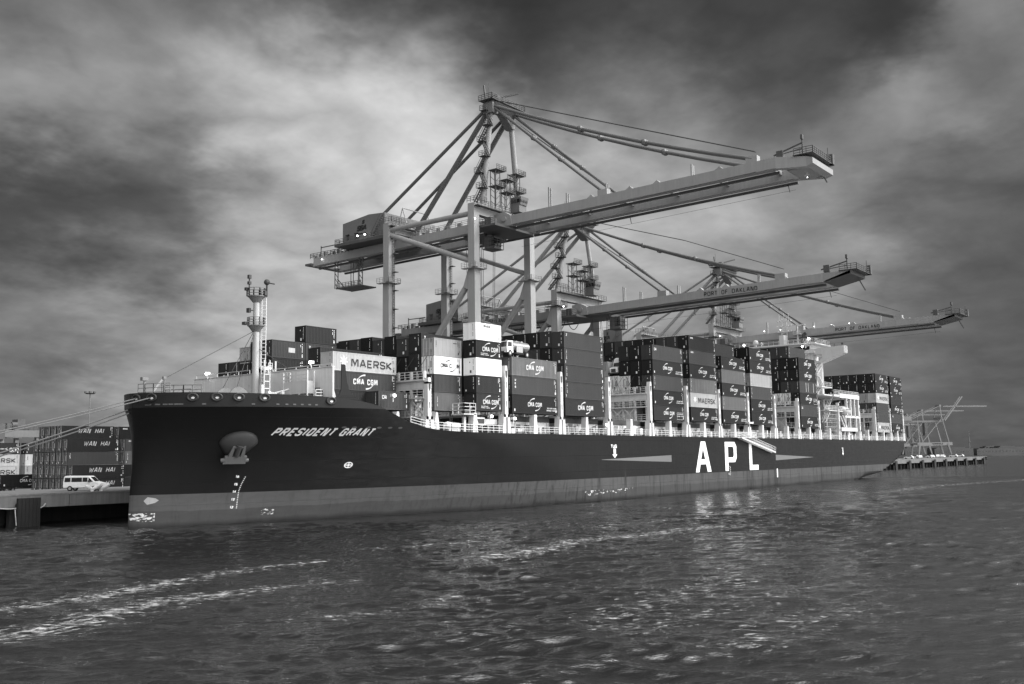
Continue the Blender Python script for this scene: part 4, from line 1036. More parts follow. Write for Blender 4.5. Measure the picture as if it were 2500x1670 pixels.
# bay 1
stack(96.5, 2, 14.45, 2.6, [(m,'cai')], B[1], T)
stack(90.4, 3, 14.45, 2.6, [(d,None),(m,'cma'),(l,'maersk')], B[1])
stack(90.4, 4, 14.45, 2.85, [None,None,(d,None)], B[1])
stack(90.3, 8, 14.45, 2.61, [None,None,(d,'sign'),(m,'patch')], 'forward half, '+B[1], T)
stack(96.5, 8, 14.45, 2.61, [None,None,(d,None),(m,'seven'),(d,None)], 'rear half, '+B[1], T)
stack(90.4, 9, 14.45, 2.61, [None,None,None,(d,None)], B[1], T)
for rw, tn in ((10,d),(11,m),(12,d)): stack(90.4, rw, 14.45, 2.6, [None,None,(tn,None)], B[1], T)
stack(90.4, 10, 14.45, 2.45, [None,None,None,(p,None)], B[1], T)
# bay 2
stack(111.6, 0, 14.5, 2.622, [(d,'eco'),(d,'tex'),(w,None),(k,'eco'),(w,'river')], 'rear half, '+B[2], T)
stack(105.2, 1, 14.45, 2.63, [(g,'signt'),(m,None),(w,'stencil',True),(p,'reefer',True)], 'forward half, '+B[2], T)
stack(105.2, 2, 14.3, 2.89, [None,(m,None),(d,None),(d,'seven')], B[2])
stack(105.2, 3, 14.3, 2.76, [None,(k,None),(k,None),(m,None)], B[2])
for rw, H, tn in ((4,2.89,k),(5,2.8,m),(6,2.95,k),(7,2.93,m),(8,2.93,d),(9,2.88,d)): stack(105.2, rw, 14.3, H, [None,None,(d,None),(tn,None)], B[2])
# bay 3, 4
stack(120.25, 0, 14.35, 2.92, [(k,'eco'),(m,'ues'),(r,'cma')], B[3])
stack(120.25, 1, 14.35, 2.92, [None,None,(d,None)], B[3]); stack(120.25, 2, 14.35, 2.92, [None,None,(d,None)], B[3])
stack(134.7, 0, 14.35, 2.81, [(d,'cma'),(m,'vert'),(m,'vert'),(m,'vert'),(m,'z')], B[4])
for rw, a, b in ((1,m,k),(2,k,m),(3,k,d),(4,k,k),(5,d,d)): stack(134.7, rw, 14.45, 2.84, [None,None,(k,None),(b,None),(a,None)], B[4])
# bay 6, 7
stack(164.45, 0, 14.2, 2.88, [(d,'ecobox'),(k,'eco'),(m,'vert'),(k,'eco'),(m,'cai')], B[6])
stack(164.45, 1, 14.2, 2.89, [None,None,(k,None),(k,None),(k,None)], B[6])
stack(164.45, 2, 14.2, 2.9, [(w,'reefer',True),(w,'reefer',True),(w,'reefer',True),(k,None),(d,None)], B[6])
stack(164.45, 3, 14.2, 2.95, [(w,'reefer',True),(w,'reefer',True),(w,'reefer',True)], B[6])
stack(164.45, 4, 14.2, 2.95, [None,None,(p,'reefer',True),(p,None)], B[6])
stack(179.55, 0, 14.25, 2.915, [(k,'eco'),(l,'maersk'),(r,'vert'),(k,'eco'),(m,'seaco'),(k,'seaco')], B[7])
for rw, tn, t5 in ((1,m,d),(2,m,d),(3,k,k),(4,k,k),(5,d,k),(6,m,m),(7,d,k),(8,k,m)): stack(179.55, rw, 14.25, 2.92, [None,None,None,(k,None) if rw > 5 else None,(t5,None) if rw > 3 else None,(tn,None)], B[7])
# bay 8, 9
stack(194.3, 0, 14.15, 2.89, [(k,'eco'),(g,'vert'),(k,'eco'),(g,None),(k,'eco')], B[8])
stack(194.3, 1, 14.15, 2.91, [None,None,None,None,(d,None),(d,None)], B[8]); stack(194.3, 2, 14.15, 2.91, [None,None,None,None,None,(d,None)], B[8])
stack(209.1, 0, 14.05, 2.915, [(k,'eco'),(k,'eco'),(m,'vert'),(p,'vert'),(k,'eco'),(k,'eco')], B[9])
stack(209.1, 1, 14.05, 2.92, [None,None,None,None,(k,None),(k,None)], B[9]); stack(209.1, 2, 14.05, 2.92, [None,None,None,None,None,(m,None)], B[9])
# bay 11, before the deckhouse
stack(238.85, 0, 13.75, 2.945, [(k,'eco'),(m,'cai'),(k,'ecobox'),(m,'bars'),(k,'cma'),(k,'cma')], B[11])
stack(238.85, 1, 13.75, 2.945, [(m,None),(d,None),(w,'reefer',True),(m,None),(d,None),(k,None),(m,'vert')], B[11])
stack(238.85, 2, 13.75, 2.945, [(m,None),(d,None),(w,'reefer',True),(k,None),(d,None),(d,None),(m,None)], B[11])
stack(238.85, 3, 13.75, 2.945, [None,None,None,(k,None),(k,None),(d,None),(k,None)], B[11])
# stern
stack(299.7, 0, 13.35, 2.925, [(l,'maersk'),(m,'vert'),(m,None),(l,'maersk'),(k,'eco'),(k,'eco')], B[12])
for rw, a in ((1,((m,None),(d,None),(m,None),(p,None),(k,None),(k,None))),(2,((k,None),(k,None),(d,'cai'),(p,None),(k,None),(k,None)))): stack(299.7, rw, 13.35, 2.925, a, B[12])
for rw, a, b in ((3,k,d),(4,d,d),(5,k,k),(6,d,d)): stack(299.7, rw, 13.35, 2.925, [None,None,None,(d,None),(a,None),(b,None)], B[12])
stack(314.1, 0, 13.35, 2.925, [(k,'eco'),(m,'cai'),(k,'ecobox'),(d,'seaco'),(k,'eco'),(k,'eco')], B[13])

# ------------------------------------------------------------------ road vehicles
def wheel(mbp, c, r, wd, ax, parent, local=True):
    a = Vector(ax)*wd/2; c = Vector(c)
    mb = MB(); mb.tube(c-a, c+a, r, r, 16); t = part('wheel', mb, MT['tyre'], parent, local=local)
    mb = MB(); mb.tube(c-a*1.04, c+a*1.04, r*.55, r*.5, 10); part('rim', mb, MT['chrome'], t, local=local)
    return t
# white passenger van on the quay, local x = forwards
van = thing('passenger_van', (76.6, 44.4, 3.82), 'white passenger van with dark windows parked on the wharf edge', 'van', rotz=math.atan2(-.80, .60))
mb = MB(); prof = [(-2.75,.45),(2.65,.45),(2.72,.75),(2.62,1.12),(1.75,1.28),(1.0,2.0),(.8,2.1),(-2.45,2.14),(-2.65,2.0),(-2.78,1.1)]
mb.prism([(x, -.95, z) for x, z in prof], (0,1.9,0)); bdy = part('body', mb, MT['van'], van, local=True)
bv = bdy.modifiers.new('bevel', 'BEVEL'); bv.width = .07; bv.segments = 2
mb = MB()
for x0, x1 in ((-2.5,-2.15),): pass
for sg in (-1,1):
    y = sg*.965
    for pl in ([(-1.55,1.28),(-.05,1.28),(-.05,1.88),(-1.55,1.88)], [(.05,1.28),(.75,1.28),(.75,1.88),(.05,1.88)], [(.88,1.28),(1.52,1.28),(1.02,1.82),(.88,1.88)], [(-2.55,1.28),(-1.68,1.28),(-1.68,1.88),(-2.5,1.88)]):
        mb.add([(x, y, z) for x, z in pl], [(0,1,2,3)]); mb.cut()
mb.add([(1.74,-.75,1.32),(1.74,.75,1.32),(1.06,.7,1.98),(1.06,-.7,1.98)], [(0,1,2,3)]); mb.cut()
mb.add([(-2.79,-.75,1.25),(-2.79,-.06,1.25),(-2.7,-.06,1.92),(-2.7,-.75,1.92)], [(0,1,2,3)]); mb.cut(); mb.add([(-2.79,.06,1.25),(-2.79,.75,1.25),(-2.7,.75,1.92),(-2.7,.06,1.92)], [(0,1,2,3)])
parts('window', mb, MT['glass'], van, local=True)
for x in (-1.75,1.75):
    for y in (-.88,.88): wheel(None, (x,y,.36), .37, .24, (0,1,0), van)
mb = MB(); mb.box(-2.95,-2.74,-.93,.93,.42,.62); mb.cut(); mb.box(2.62,2.82,-.93,.93,.42,.62); parts('bumper', mb, MT['dark_steel'], van, local=True)
mb = MB(); mb.box(-2.83,-2.77,-.9,-.72,.85,1.2); mb.cut(); mb.box(-2.83,-2.77,.72,.9,.85,1.2); parts('tail_light', mb, MT['c_mid'], van, local=True)
mb = MB(); mb.box(.9,1.15,-1.2,-.97,1.25,1.5); part('wing_mirror', mb, MT['dark_steel'], van, local=True)

# tank lorry carried on the third bay
tk = thing('tank_truck', (122.3, 1.55, 23.16), 'small white tank lorry carried on top of a container stack', 'truck', rotz=PI)
mb = MB(); mb.box(-3.0,3.0,-.45,.45,.55,.8); mb.box(-.4,.9,-1.2,-.7,.45,1.75); ch = part('chassis', mb, MT['c_mid'], tk, local=True)
mb = MB(); mb.prism([(1.4,-1.1,.6),(2.9,-1.1,.6),(3.0,-1.1,1.3),(2.75,-1.1,2.35),(1.5,-1.1,2.45)], (0,2.2,0)); part('cab', mb, MT['van'], tk, local=True)
mb = MB()
for y in (-1.11,1.11): mb.add([(1.75,y,1.5),(2.85,y,1.5),(2.68,y,2.2),(1.75,y,2.2)], [(0,1,2,3)])
mb.add([(3.0,-.95,1.45),(3.0,.95,1.45),(2.8,.9,2.25),(2.8,-.9,2.25)], [(0,1,2,3)]); part('window', mb, MT['glass'], tk, local=True)
mb = MB(); vs = []; n = 16
for x in (-3.0,-2.9,1.2,1.3):
    s_ = .85 if x in (-3.0,1.3) else 1
    for i in range(n): a = 2*PI*i/n; vs.append((x, 1.12*s_*math.cos(a), 1.75+.78*s_*math.sin(a)))
mb.add(vs, [(j*n+i, j*n+(i+1) % n, (j+1)*n+(i+1) % n, (j+1)*n+i) for j in range(3) for i in range(n)]+[tuple(range(n)), tuple(range(3*n,4*n))])
part('tank', mb, MT['chrome'], tk, smooth=False, local=True)
mb = MB(); mb.box(-.9,.7,-1.24,-1.2,.7,1.65); mb.box(-.9,.7,1.2,1.24,.7,1.65); mb.rail([(-2.8,-.5,2.5),(1.2,-.5,2.5)],.2,.8,.05,1); [mb.box(x-.25,x+.25,-.25,.25,2.5,2.62) for x in (-2,-.6,.6)]
part('tank_fitting', mb, MT['c_light'], tk, local=True)
for x in (-2.2,2.2):
    for y in (-.98,.98): wheel(None, (x,y,.48), .48, .3, (0,1,0), tk)
# lorry tractor on the reefers
tr = thing('lorry_tractor', (167.4, 9.1, 23.1), 'white bonneted lorry tractor carried on top of refrigerated boxes', 'truck', rotz=PI)
mb = MB(); mb.prism([(-.2,-1.1,.7),(1.2,-1.1,.7),(1.2,-1.1,1.9),(.95,-1.1,2.75),(.5,-1.1,3.55),(-.2,-1.1,3.75),(-1.3,-1.1,3.75),(-1.3,-1.1,.7)], (0,2.2,0)); part('cab', mb, MT['van'], tr, local=True)
mb = MB(); mb.prism([(1.2,-.95,.6),(2.75,-.85,.6),(2.8,-.85,1.35),(2.6,-.85,1.65),(1.2,-.95,1.95)], (0,1.85,0)); part('bonnet', mb, MT['van'], tr, local=True)
mb = MB(); mb.add([(1.2,-.95,1.98),(1.2,.95,1.98),(.98,.9,2.7),(.98,-.9,2.7)], [(0,1,2,3)]); [mb.add([(.1,y,1.9),(1.05,y,1.9),(.8,y,2.65),(.1,y,2.65)], [(0,1,2,3)]) for y in (-1.11,1.11)]; part('window', mb, MT['glass'], tr, local=True)
mb = MB(); mb.box(2.75,2.84,-.5,.5,.75,1.4); mb.box(2.6,2.95,-1.1,1.1,.4,.65); mb.box(-4,1.2,-.45,.45,.55,.85); part('grille', mb, MT['dark_steel'], tr, local=True)
for x in (1.9,-2.4,-3.5):
    for y in (-.95,.95): wheel(None, (x,y,.5), .5, .32, (0,1,0), tr)
# totally enclosed lifeboat under the boat deck
lbt = thing('lifeboat', (272.6, .9, 18.0), 'pale enclosed lifeboat hanging under the white boat deck', 'lifeboat')
mb = MB(); nu, nv = 20, 10; vs = []
for j in range(nv+1):
    u = -1+2*j/nv; wd = math.sqrt(max(0, 1-abs(u)**2.4))
    for i in range(nu):
        a = 2*PI*i/nu; vs.append((272.6+3.6*u, .9+1.35*wd*math.cos(a), 18.9-.35*u+(1.25 if math.sin(a) > 0 else 1.35)*wd*math.sin(a)))
mb.add(vs, [(j*nu+i, (j+1)*nu+i, (j+1)*nu+(i+1) % nu, j*nu+(i+1) % nu) for j in range(nv) for i in range(nu)])
part('boat_hull', mb, MT['c_light'], lbt, smooth=True)
mb = MB(); [mb.box(x,x+.5,-.42,-.38,19.1,19.4).cut() for x in (270.9,272,273.1)]; parts('window', mb, MT['glass'], lbt)
mb = MB(); [mb.tube((x,.9,19.6),(x,.9,22.4),.05,.05,6).cut() for x in (270.2,275.0)]; parts('fall_wire', mb, MT['cable'], lbt)

# ------------------------------------------------------------------ ship-to-shore gantry cranes
def crane(CX, hx, Z, label, big):
    yw, yl = 37.9, 62.7; xn, xf = CX-hx, CX+hx
    mat, drk = MT['crane'], MT['crane_dark']
    c = thing('gantry_crane', (CX, 50, 3.6), label, 'crane', 'ship-to-shore gantry cranes along the wharf')
    zg = Z['zg']; gh = Z['gh']; zt = Z['top']; sc = Z['s']; wl = Z['leg']
    dgo, dgi = xn+wl, 0
    gx = (Z['gx'][0], Z['gx'][1]); gw = 1.5
    def leg(x, y, ztop, zr):
        mb = MB(); a = wl/2
        mb.frus([(x-a*1.15,y-a*1.15,4.6),(x+a*1.15,y-a*1.15,4.6),(x+a*1.15,y+a*1.15,4.6),(x-a*1.15,y+a*1.15,4.6)], [(x-a*1.02,y-a*1.02,zr),(x+a*1.02,y-a*1.02,zr),(x+a*1.02,y+a*1.02,zr),(x-a*1.02,y+a*1.02,zr)])
        mb.box(x-a*.96,x+a*.96,y-a*.96,y+a*.96,zr,ztop); o = part('leg', mb, mat, c)
        mb = MB(); b = a+1.0
        mb.box(x-b,x+b,y-b,y-a-.02,zr-.05,zr+.15); mb.box(x-b,x-a-.02,y-b,y+b,zr-.1,zr+.1); mb.box(x+a+.02,x+b,y-b,y+b,zr-.1,zr+.1); mb.rail([(x-b,y+b,zr),(x-b,y-b,zr),(x+b,y-b,zr),(x+b,y+b,zr)],1.15,1.0,.07)
        part('leg_platform', mb, drk if not big else mat, o)
        mb = MB(); mb.box(x-a-.35,x+a+.35,y-2.4,y+2.4,3.9,4.9); b_ = part('bogie', mb, drk, o); mb = MB(); [mb.tube((x-.4,y+k,4.0),(x+.4,y+k,4.0),.38,.38,10).cut() for k in (-1.8,-.6,.6,1.8)]
        return o
    for x in (xn, xf):
        o = leg(x, yw, zt, Z['ring']); leg(x, yl, zt-.5, Z['ring']-.2)
        mb = MB(); mb.ladder((x+wl*.3, yl-wl*.55-.1, 20), (x+wl*.3, yl-wl*.55-.1, zt-2), .6, .6, (1,0,0), .09)
        for z in np.arange(24, zt-3, 4.2): mb.box(x+.2, x+1.3, yl-wl*.5-1.0, yl-wl*.5-.05, z, z+.12)
        part('leg_ladder', mb, drk, c)
        mb = MB(); mb.tube((x,yw+.6,Z['ut']),(x,yl-.6,Z['ut']),.5*sc+.05,.5*sc+.05,14); part('brace', mb, mat, c)
        mb = MB(); mb.tube((x,yl-.6,Z['dg'][0]),(x,yw+.6,Z['dg'][1]),.52*sc+.05,.52*sc+.05,14); part('brace', mb, mat, c)
        mb = MB(); mb.tube((x,yw+.2,Z['lo']),(x,yl-.3,Z['lo']-29*sc),.56*sc+.08,.56*sc+.08,14); part('brace', mb, mat, c)
        mb = MB(); mb.prism([(x-wl*.42,yw+.7,Z['lo']+2.0),(x-wl*.42,yw+2.4,Z['lo']-2.4),(x-wl*.42,yw+.7,Z['lo']-3.2)],(wl*.84,0,0)); part('gusset', mb, mat, c)
        mb = MB(); mb.box(x-.7,x+.7,yw,yl,15.2,17.0); part('sill_beam', mb, mat, c)
    # portal cross beams (along the quay) and their walkways
    for y, z0, z1 in ((yw, zt-2.3, zt+.15), (yl, zt-2.6, zt-.4)):
        mb = MB(); mb.box(xn+wl*.5, xf-wl*.5, y-wl*.42, y+wl*.42, z0, z1); o = part('cross_beam', mb, mat, c)
        mb = MB(); mb.box(xn-.9, xf+.9, y-wl*.5-1.2, y-wl*.5, z1-.9, z1-.75); mb.rail([(xn-1.0,y-wl*.5-1.15,z1-.8),(xf+1,y-wl*.5-1.15,z1-.8)],1.2,1.2,.08); mb.rail([(xn-1,y+.9,z1),(xn-1,y-1.9,z1),(xn+2.2,y-1.9,z1)],1.2,.9,.08); part('walkway', mb, drk, o)
    mb = MB(); mb.box(xn,xf,yw-.6,yw+.6,8,9.6); mb.cut(); mb.box(xn,xf,yl-.6,yl+.6,8,9.6); parts('sill_beam', mb, mat, c)
    # girders and boom
    def girder(name, x, ya, yb, n=1):
        P = [(x-gw/2, gw)]
        ys = [ya, (ya+yb)/2, yb]; mb = MB()
        A = lambda y, t: [(x-gw/2,y,zg(y)),(x+gw/2,y,zg(y)),(x+gw/2,y,zg(y)+gh*t),(x-gw/2,y,zg(y)+gh*t)]
        mb.frus(A(ya,1), A(yb,1))
        mb.beam((x-gw*.5-.12,ya,zg(ya)+.12),(x-gw*.5-.12,yb,zg(yb)+.12),.22,.16)     # bottom flange
        o = part(name, mb, mat, c)
        mb = MB(); mb.beam((x+gw*.5+.5,ya,zg(ya)-.25),(x+gw*.5+.5,yb,zg(yb)-.25),.5,.45); part('trolley_rail', mb, drk, o)
        return o
    yb_, yt = Z['back'], Z['tip']
    for x in gx:
        girder('trolley_girder', x, yb_, yw-3.2); bo = girder('boom', x, yw-3.5, yt+5.5)
        # pointed tip section
        mb = MB(); a, b = yt+5.5, yt; za, zb = zg(a), zg(b)
        if big: mb.frus([(x-gw/2,a,za),(x+gw/2,a,za),(x+gw/2,a,za+gh),(x-gw/2,a,za+gh)], [(x-gw/2,b,zb-.7),(x+gw/2,b,zb-.7),(x+gw/2,b,zb+gh-1.0),(x-gw/2,b,zb+gh-1.0)])
        else: mb.frus([(x-gw/2,a,za),(x+gw/2,a,za),(x+gw/2,a,za+gh),(x-gw/2,a,za+gh)], [(x-gw/2,b,zb+gh-.75),(x+gw/2,b,zb+gh-.75),(x+gw/2,b,zb+gh-.15),(x-gw/2,b,zb+gh-.15)])
        part('boom_tip', mb, mat, bo)
    x0, x1 = gx[0]+gw/2, gx[1]-gw/2
    mb = MB()
    for y in np.arange(yt+8, yb_-4, 10.5):
        if abs(y-yw) < 5: continue
        mb.beam((x0,y,zg(y)+gh-.5),(x1,y,zg(y)+gh-.5),.55,.8); mb.cut()
    parts('girder_tie', mb, mat, c)
    mb = MB()
    if big:
        mb.prism([(x0-gw,yt,zg(yt)-.7),(x0-gw,yt-1.2,zg(yt)-.3),(x0-gw,yt-1.2,zg(yt)+gh-1.4),(x0-gw,yt,zg(yt)+gh-1.0)],(x1-x0+2*gw,0,0))
        mb.box(x0,x1,yt,yt+4,zg(yt)-.5,zg(yt)-.2)
    else: mb.frus([(x0-gw,yt+5.4,zg(yt+5)),(x1+gw,yt+5.4,zg(yt+5)),(x1+gw,yt+5.0,zg(yt+5)+.3),(x0-gw,yt+5.0,zg(yt+5)+.3)],[(x0-gw,yt-.1,zg(yt)+gh-.8),(x1+gw,yt-.1,zg(yt)+gh-.8),(x1+gw,yt-.1,zg(yt)+gh-.1),(x0-gw,yt-.1,zg(yt)+gh-.1)])
    part('boom_end_frame', mb, drk if not big else mat, c)
    mb = MB(); zt_ = zg(yt)+gh-(.6 if big else .1)
    mb.box(x0-gw-.3,x1+gw+.3,yt-1.5,yt+2.2,zt_,zt_+.12); mb.rail([(x0-gw-.3,yt+2,zt_),(x0-gw-.3,yt-1.4,zt_),(x1+gw+.3,yt-1.4,zt_),(x1+gw+.3,yt+2,zt_)],1.2,1.0,.09)
    mb.beam((x0-.6,yt+.8,zt_),(x0-.6,yt+.8,zt_+3.0*sc),.2); mb.beam((x0-.6,yt+.8,zt_+2.4*sc),(x0-.8,yt+6.0,zt_+1.0*sc),.22); mb.beam((x0-.6,yt+.8,zt_+1.4*sc),(x0-.8,yt+5.5,zt_+.9*sc),.14)
    mb.box(x0-1.2,x0-.2,yt+4.2,yt+5.4,zt_+.2,zt_+1.6); mb.box(x0-1,x0-.4,yt+.6,yt+1.0,zt_+3.0*sc,zt_+3.0*sc+.8); mb.box(x1+.2,x1+1.1,yt-1.7,yt-.9,zt_,zt_+1.8); mb.tube((x1-2,yt-1.6,zt_),(x1-2,yt-1.6,zt_+2.4),.06,.06,5)
    mb.beam((x1,yt+.6,zt_-1),(x1+.4,yt-.4,zt_-3.2),.2)
    part('tip_platform', mb, drk, c)
    # boom underside: festoon and cable lines, latch posts, stops
    mb = MB()
    mb.beam((gx[0]+1.5,yw-6,zg(yw)+.5),(gx[0]+1.5,yt+6,zg(yt)+.5),.35,.3); mb.beam((x0-gw-.35,yw-5,zg(yw)-.5),(x0-gw-.35,yt+9,zg(yt)-.1),.07); mb.beam((x1+gw+.4,yw,zg(yw)-2.2),(x1+gw+.4,yt+6,zg(yt)-1.6),.04)
    for y in (yt+7.5, 10, 22): mb.beam((x1+gw+.4,y,zg(y)),(x1+gw+.4,y-.4,zg(y)-1.8),.12)
    part('festoon_cable', mb, MT['cable'], c)
    mb = MB()
    for y, h in ((23.1,4.2*sc),(18.7,2.1*sc),(9.2,2.3*sc),(-9.5,2.2*sc)):
        for s_ in (-.35,.35): mb.beam((gx[0]+s_,y,zg(y)+gh),(gx[0]+s_*1.5,y+.3*s_,zg(y)+gh+h),.3,.3)
        mb.cut()
    for y in (13,4,-2,-15): mb.prism([(gx[0]-.5,y+.9,zg(y)+gh),(gx[0]-.5,y-.9,zg(y)+gh),(gx[0]-.5,y-.2,zg(y)+gh+.7)],(1,0,0)); mb.cut()
    parts('boom_bracket', mb, mat, c)
    mb = MB(); mb.rail([(gx[0]-.6,yb_-6,zg(yb_)+gh),(gx[0]-.6,yw+2,zg(yw)+gh)],1.15,1.7,.08)
    for y in np.arange(yw+6, yb_-25, 3.1): mb.box(gx[0]-.4,gx[0]+.3,y,y+1.1,zg(y)+gh,zg(y)+gh+.8)
    part('girder_railing', mb, mat, c)
    # apex
    ax = (CX+Z['ax'][0], CX+Z['ax'][1]); az, ay = Z['apex'], yw+.1
    bx = (CX+Z['bx'][0], CX+Z['bx'][1])
    for i in (0, 1):
        mb = MB(); mb.tube((bx[i],ay,zt),(ax[i],ay,az),.62*sc+.08,.5*sc+.06,14); part('a_frame_leg', mb, mat, c)
        mb = MB(); mb.tube((ax[i],ay+.4,az-.5),(gx[i],Z['bk'][0],Z['bk'][1]),.52*sc+.05,.52*sc+.05,14); part('back_strut', mb, MT['stay'] if big else mat, c)  # big crane: underside shade put into the darker strut colour
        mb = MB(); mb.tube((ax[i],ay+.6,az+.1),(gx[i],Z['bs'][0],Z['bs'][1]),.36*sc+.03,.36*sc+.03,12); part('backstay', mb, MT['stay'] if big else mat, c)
        xs = ax[i]-.1
        for tgt, nm, r, sag in ((Z['outer'],'outer',.30*sc+.05,.035),(Z['inner'],'inner',.25*sc+.04,.006)):
            A0 = Vector((ax[i],ay-1.2,az-(.2 if nm == 'outer' else .6))); B0 = Vector((gx[i],tgt,zg(tgt)+gh+.7))
            for off in (-.38,.38):
                P_ = []
                for q in range(9):
                    t = q/8; v = A0.lerp(B0, t); P_.append((v.x+off, v.y, v.z-sag*(A0-B0).length*4*t*(1-t)*.55))
                mb = MB(); mb.path(P_, r if off < 0 else r*.8, 8)
                for q in (3,5): mb.ball(P_[q], r*1.9, 8, 4)
                part('forestay', mb, MT['stay'], c)
            mb = MB(); mb.box(gx[i]-.7,gx[i]+.7,tgt-1.0,tgt+1.2,zg(tgt)+gh,zg(tgt)+gh+1.2); part('stay_lug', mb, mat, c)
    for k, off in enumerate((.9, 1.5)):
        mb = MB(); mb.path([(ax[0]+off,ay-1.5,az+1.2),(gx[0]+off,8,az*.5+.5*(zg(0)+gh)+2.2*sc),(gx[0]+off,Z['outer'],zg(Z['outer'])+gh+2.4)], .07, 5); mb.tube((ax[0]+off*2,ay-1.0,az-1),(gx[0]+off,Z['inner']-.5,zg(0)+gh+1.4),.06,.06,5); part('hoist_rope', mb, MT['cable'], c)
    mb = MB(); mb.box(ax[0]-.9,ax[1]+.9,ay-1.1,ay+1.1,az-.9,az+.9); mb.prism([(ax[1]-3.6,ay-1.0,az-.9),(ax[1]-.6,ay-1.0,az-3.6*sc),(ax[1]+.5,ay-1.0,az-3.6*sc),(ax[1]+.6,ay-1.0,az-.9)],(0,2.0,0)); mb.box(ax[0]-1.2,ax[0]+.7,ay-1.4,ay+1.3,az-1.8*sc,az+.5); mb.prism([(ax[0]-.5,ay-1.1,az-.9),(ax[0]-.5,ay-2.6,az+.2),(ax[0]-.5,ay-1.1,az+.9)],(ax[1]-ax[0]+1,0,0)); part('apex_beam', mb, MT['crane_mid'], c)
    mb = MB(); z = az+1.0; xa, xb = ax[0]-2.0, ax[1]+3.0
    mb.box(xa,xb,ay-1.9,ay+1.9,z,z+.15); mb.rail([(xa,ay+1.9,z),(xa,ay-1.9,z),(xb,ay-1.9,z),(xb,ay+1.9,z)],1.2,1.0,.1)
    mb.box(ax[0]+1.4,ax[0]+3.0,ay-.6,ay+.9,z,z+2.0); mb.box(ax[0]+5.4,ax[0]+6.8,ay-.6,ay+.6,z,z+1.5); mb.beam((ax[0]+4.0,ay,z),(ax[0]+4.0,ay,z+2.2),.25); mb.beam((ax[0]+4.0,ay,z+2.2),(ax[0]+6.6,ay-2.6,z+3.2),.35)
    mb.beam((xa+.1,ay,z),(xa,ay+.3,z+3.2),.3); mb.tube((ax[0]+.4,ay+1,z),(ax[0]+.4,ay+1,z+4.6),.06,.05,5)
    for k in range(5): x = xa+1+k*2; mb.box(x,x+.7,ay-1.4,ay-.6,z+.1,z+.7+.2*(k % 2))
    part('apex_platform', mb, drk, c)
    # zigzag stair up the near A-frame leg, with landings
    mb = MB(); nfl = 6; H_ = (az-zt-1.5)/nfl
    for kf in range(nfl):
        z0 = zt+.3+kf*H_; z1 = z0+H_; t0 = (z0-zt)/(az-zt); t1 = (z1-zt)/(az-zt)
        xx = lambda t: bx[0]+(ax[0]-bx[0])*t-.9
        s_ = 1 if kf % 2 == 0 else -1
        a = Vector((xx(t0),ay+.2+1.5*s_,z0)); b = Vector((xx(t1),ay+.2-1.5*s_*.3,z1))
        for o_ in (-.4,.4): mb.beam(a+Vector((o_,0,0)),b+Vector((o_,0,0)),.12,.3); mb.beam(a+Vector((o_,0,1)),b+Vector((o_,0,1)),.08)
        for k in range(9): q = a.lerp(b,k/8); mb.box(q.x-.4,q.x+.4,q.y-.15,q.y+.15,q.z-.05,q.z+.06)
        mb.box(b.x-1.0,b.x+.9,b.y-.9,b.y+.9,z1-.06,z1+.06); mb.rail([(b.x-1,b.y+.9,z1),(b.x-1,b.y-.9,z1)],1.1,.9,.08)
    part('stair', mb, drk, c)
    # service towers beside the hinge
    for tx, ty, th, w_ in ((CX-4.3,36.3,8.0*sc,1.5),(CX-1.6,35.6,6.2*sc,1.3),(CX+3.2,36.6,8.6*sc,1.6)):
        mb = MB(); z0 = zt+.1
        for a in (-w_/2,w_/2):
            for b in (-.7,.7): mb.beam((tx+a,ty+b,z0),(tx+a,ty+b,z0+th),.14)
        n = int(th/1.3)
        for k in range(n):
            z = z0+k*th/n; mb.beam((tx-w_/2,ty-.7,z),(tx+w_/2,ty-.7,z+th/n),.09); mb.beam((tx-w_/2,ty+.7,z+th/n),(tx-w_/2,ty-.7,z),.09)
        for z in (z0+th*.55, z0+th):
            mb.box(tx-w_/2-.2,tx+w_/2+1.6,ty-1.2,ty+1.2,z,z+.14); mb.rail([(tx-w_/2-.2,ty-1.2,z),(tx+w_/2+1.6,ty-1.2,z),(tx+w_/2+1.6,ty+1.2,z)],1.1,.9,.08)
        part('service_tower', mb, drk, c)
    mb = MB(); mb.box(CX+.6,CX+3.2,33.6,36,zt-.4,zt+1.2); mb.frus([(CX+.7,33.4,zt+1.2),(CX+3.1,33.4,zt+1.2),(CX+3.1,36,zt+1.2),(CX+.7,36,zt+1.2)],[(CX+.5,33,zt+2.9),(CX+3.3,33,zt+2.9),(CX+3.3,36.1,zt+2.9),(CX+.5,36.1,zt+2.9)]); oc = part('hinge_cabin', mb, MT['crane_mid'], c)
    mb = MB(); [mb.box(CX+.55+k*.9,CX+1.2+k*.9,33.15,33.3,zt+1.8,zt+2.6).cut() for k in range(3)]; [mb.box(CX+.55,CX+.64,33.5+k*.9,34.2+k*.9,zt+1.7,zt+2.6).cut() for k in range(3)]; parts('window', mb, MT['glass'], oc)
    # boom hinge brackets
    mb = MB()
    for x in gx:
        mb.prism([(x-gw*.62,yw-1.0,zg(yw)+.1),(x-gw*.62,yw-5.4,zg(yw)-.1),(x-gw*.62,yw-5.0,zg(yw)+gh*1.05),(x-gw*.62,yw-3.4,zg(yw)+gh*1.5),(x-gw*.62,yw-1.0,zg(yw)+gh*1.4)],(gw*1.24,0,0)); mb.tube((x-gw*.8,yw-3.4,zg(yw)+gh*.75),(x+gw*.8,yw-3.4,zg(yw)+gh*.75),.6,.6,12); mb.cut()
    parts('boom_hinge', mb, mat, c)
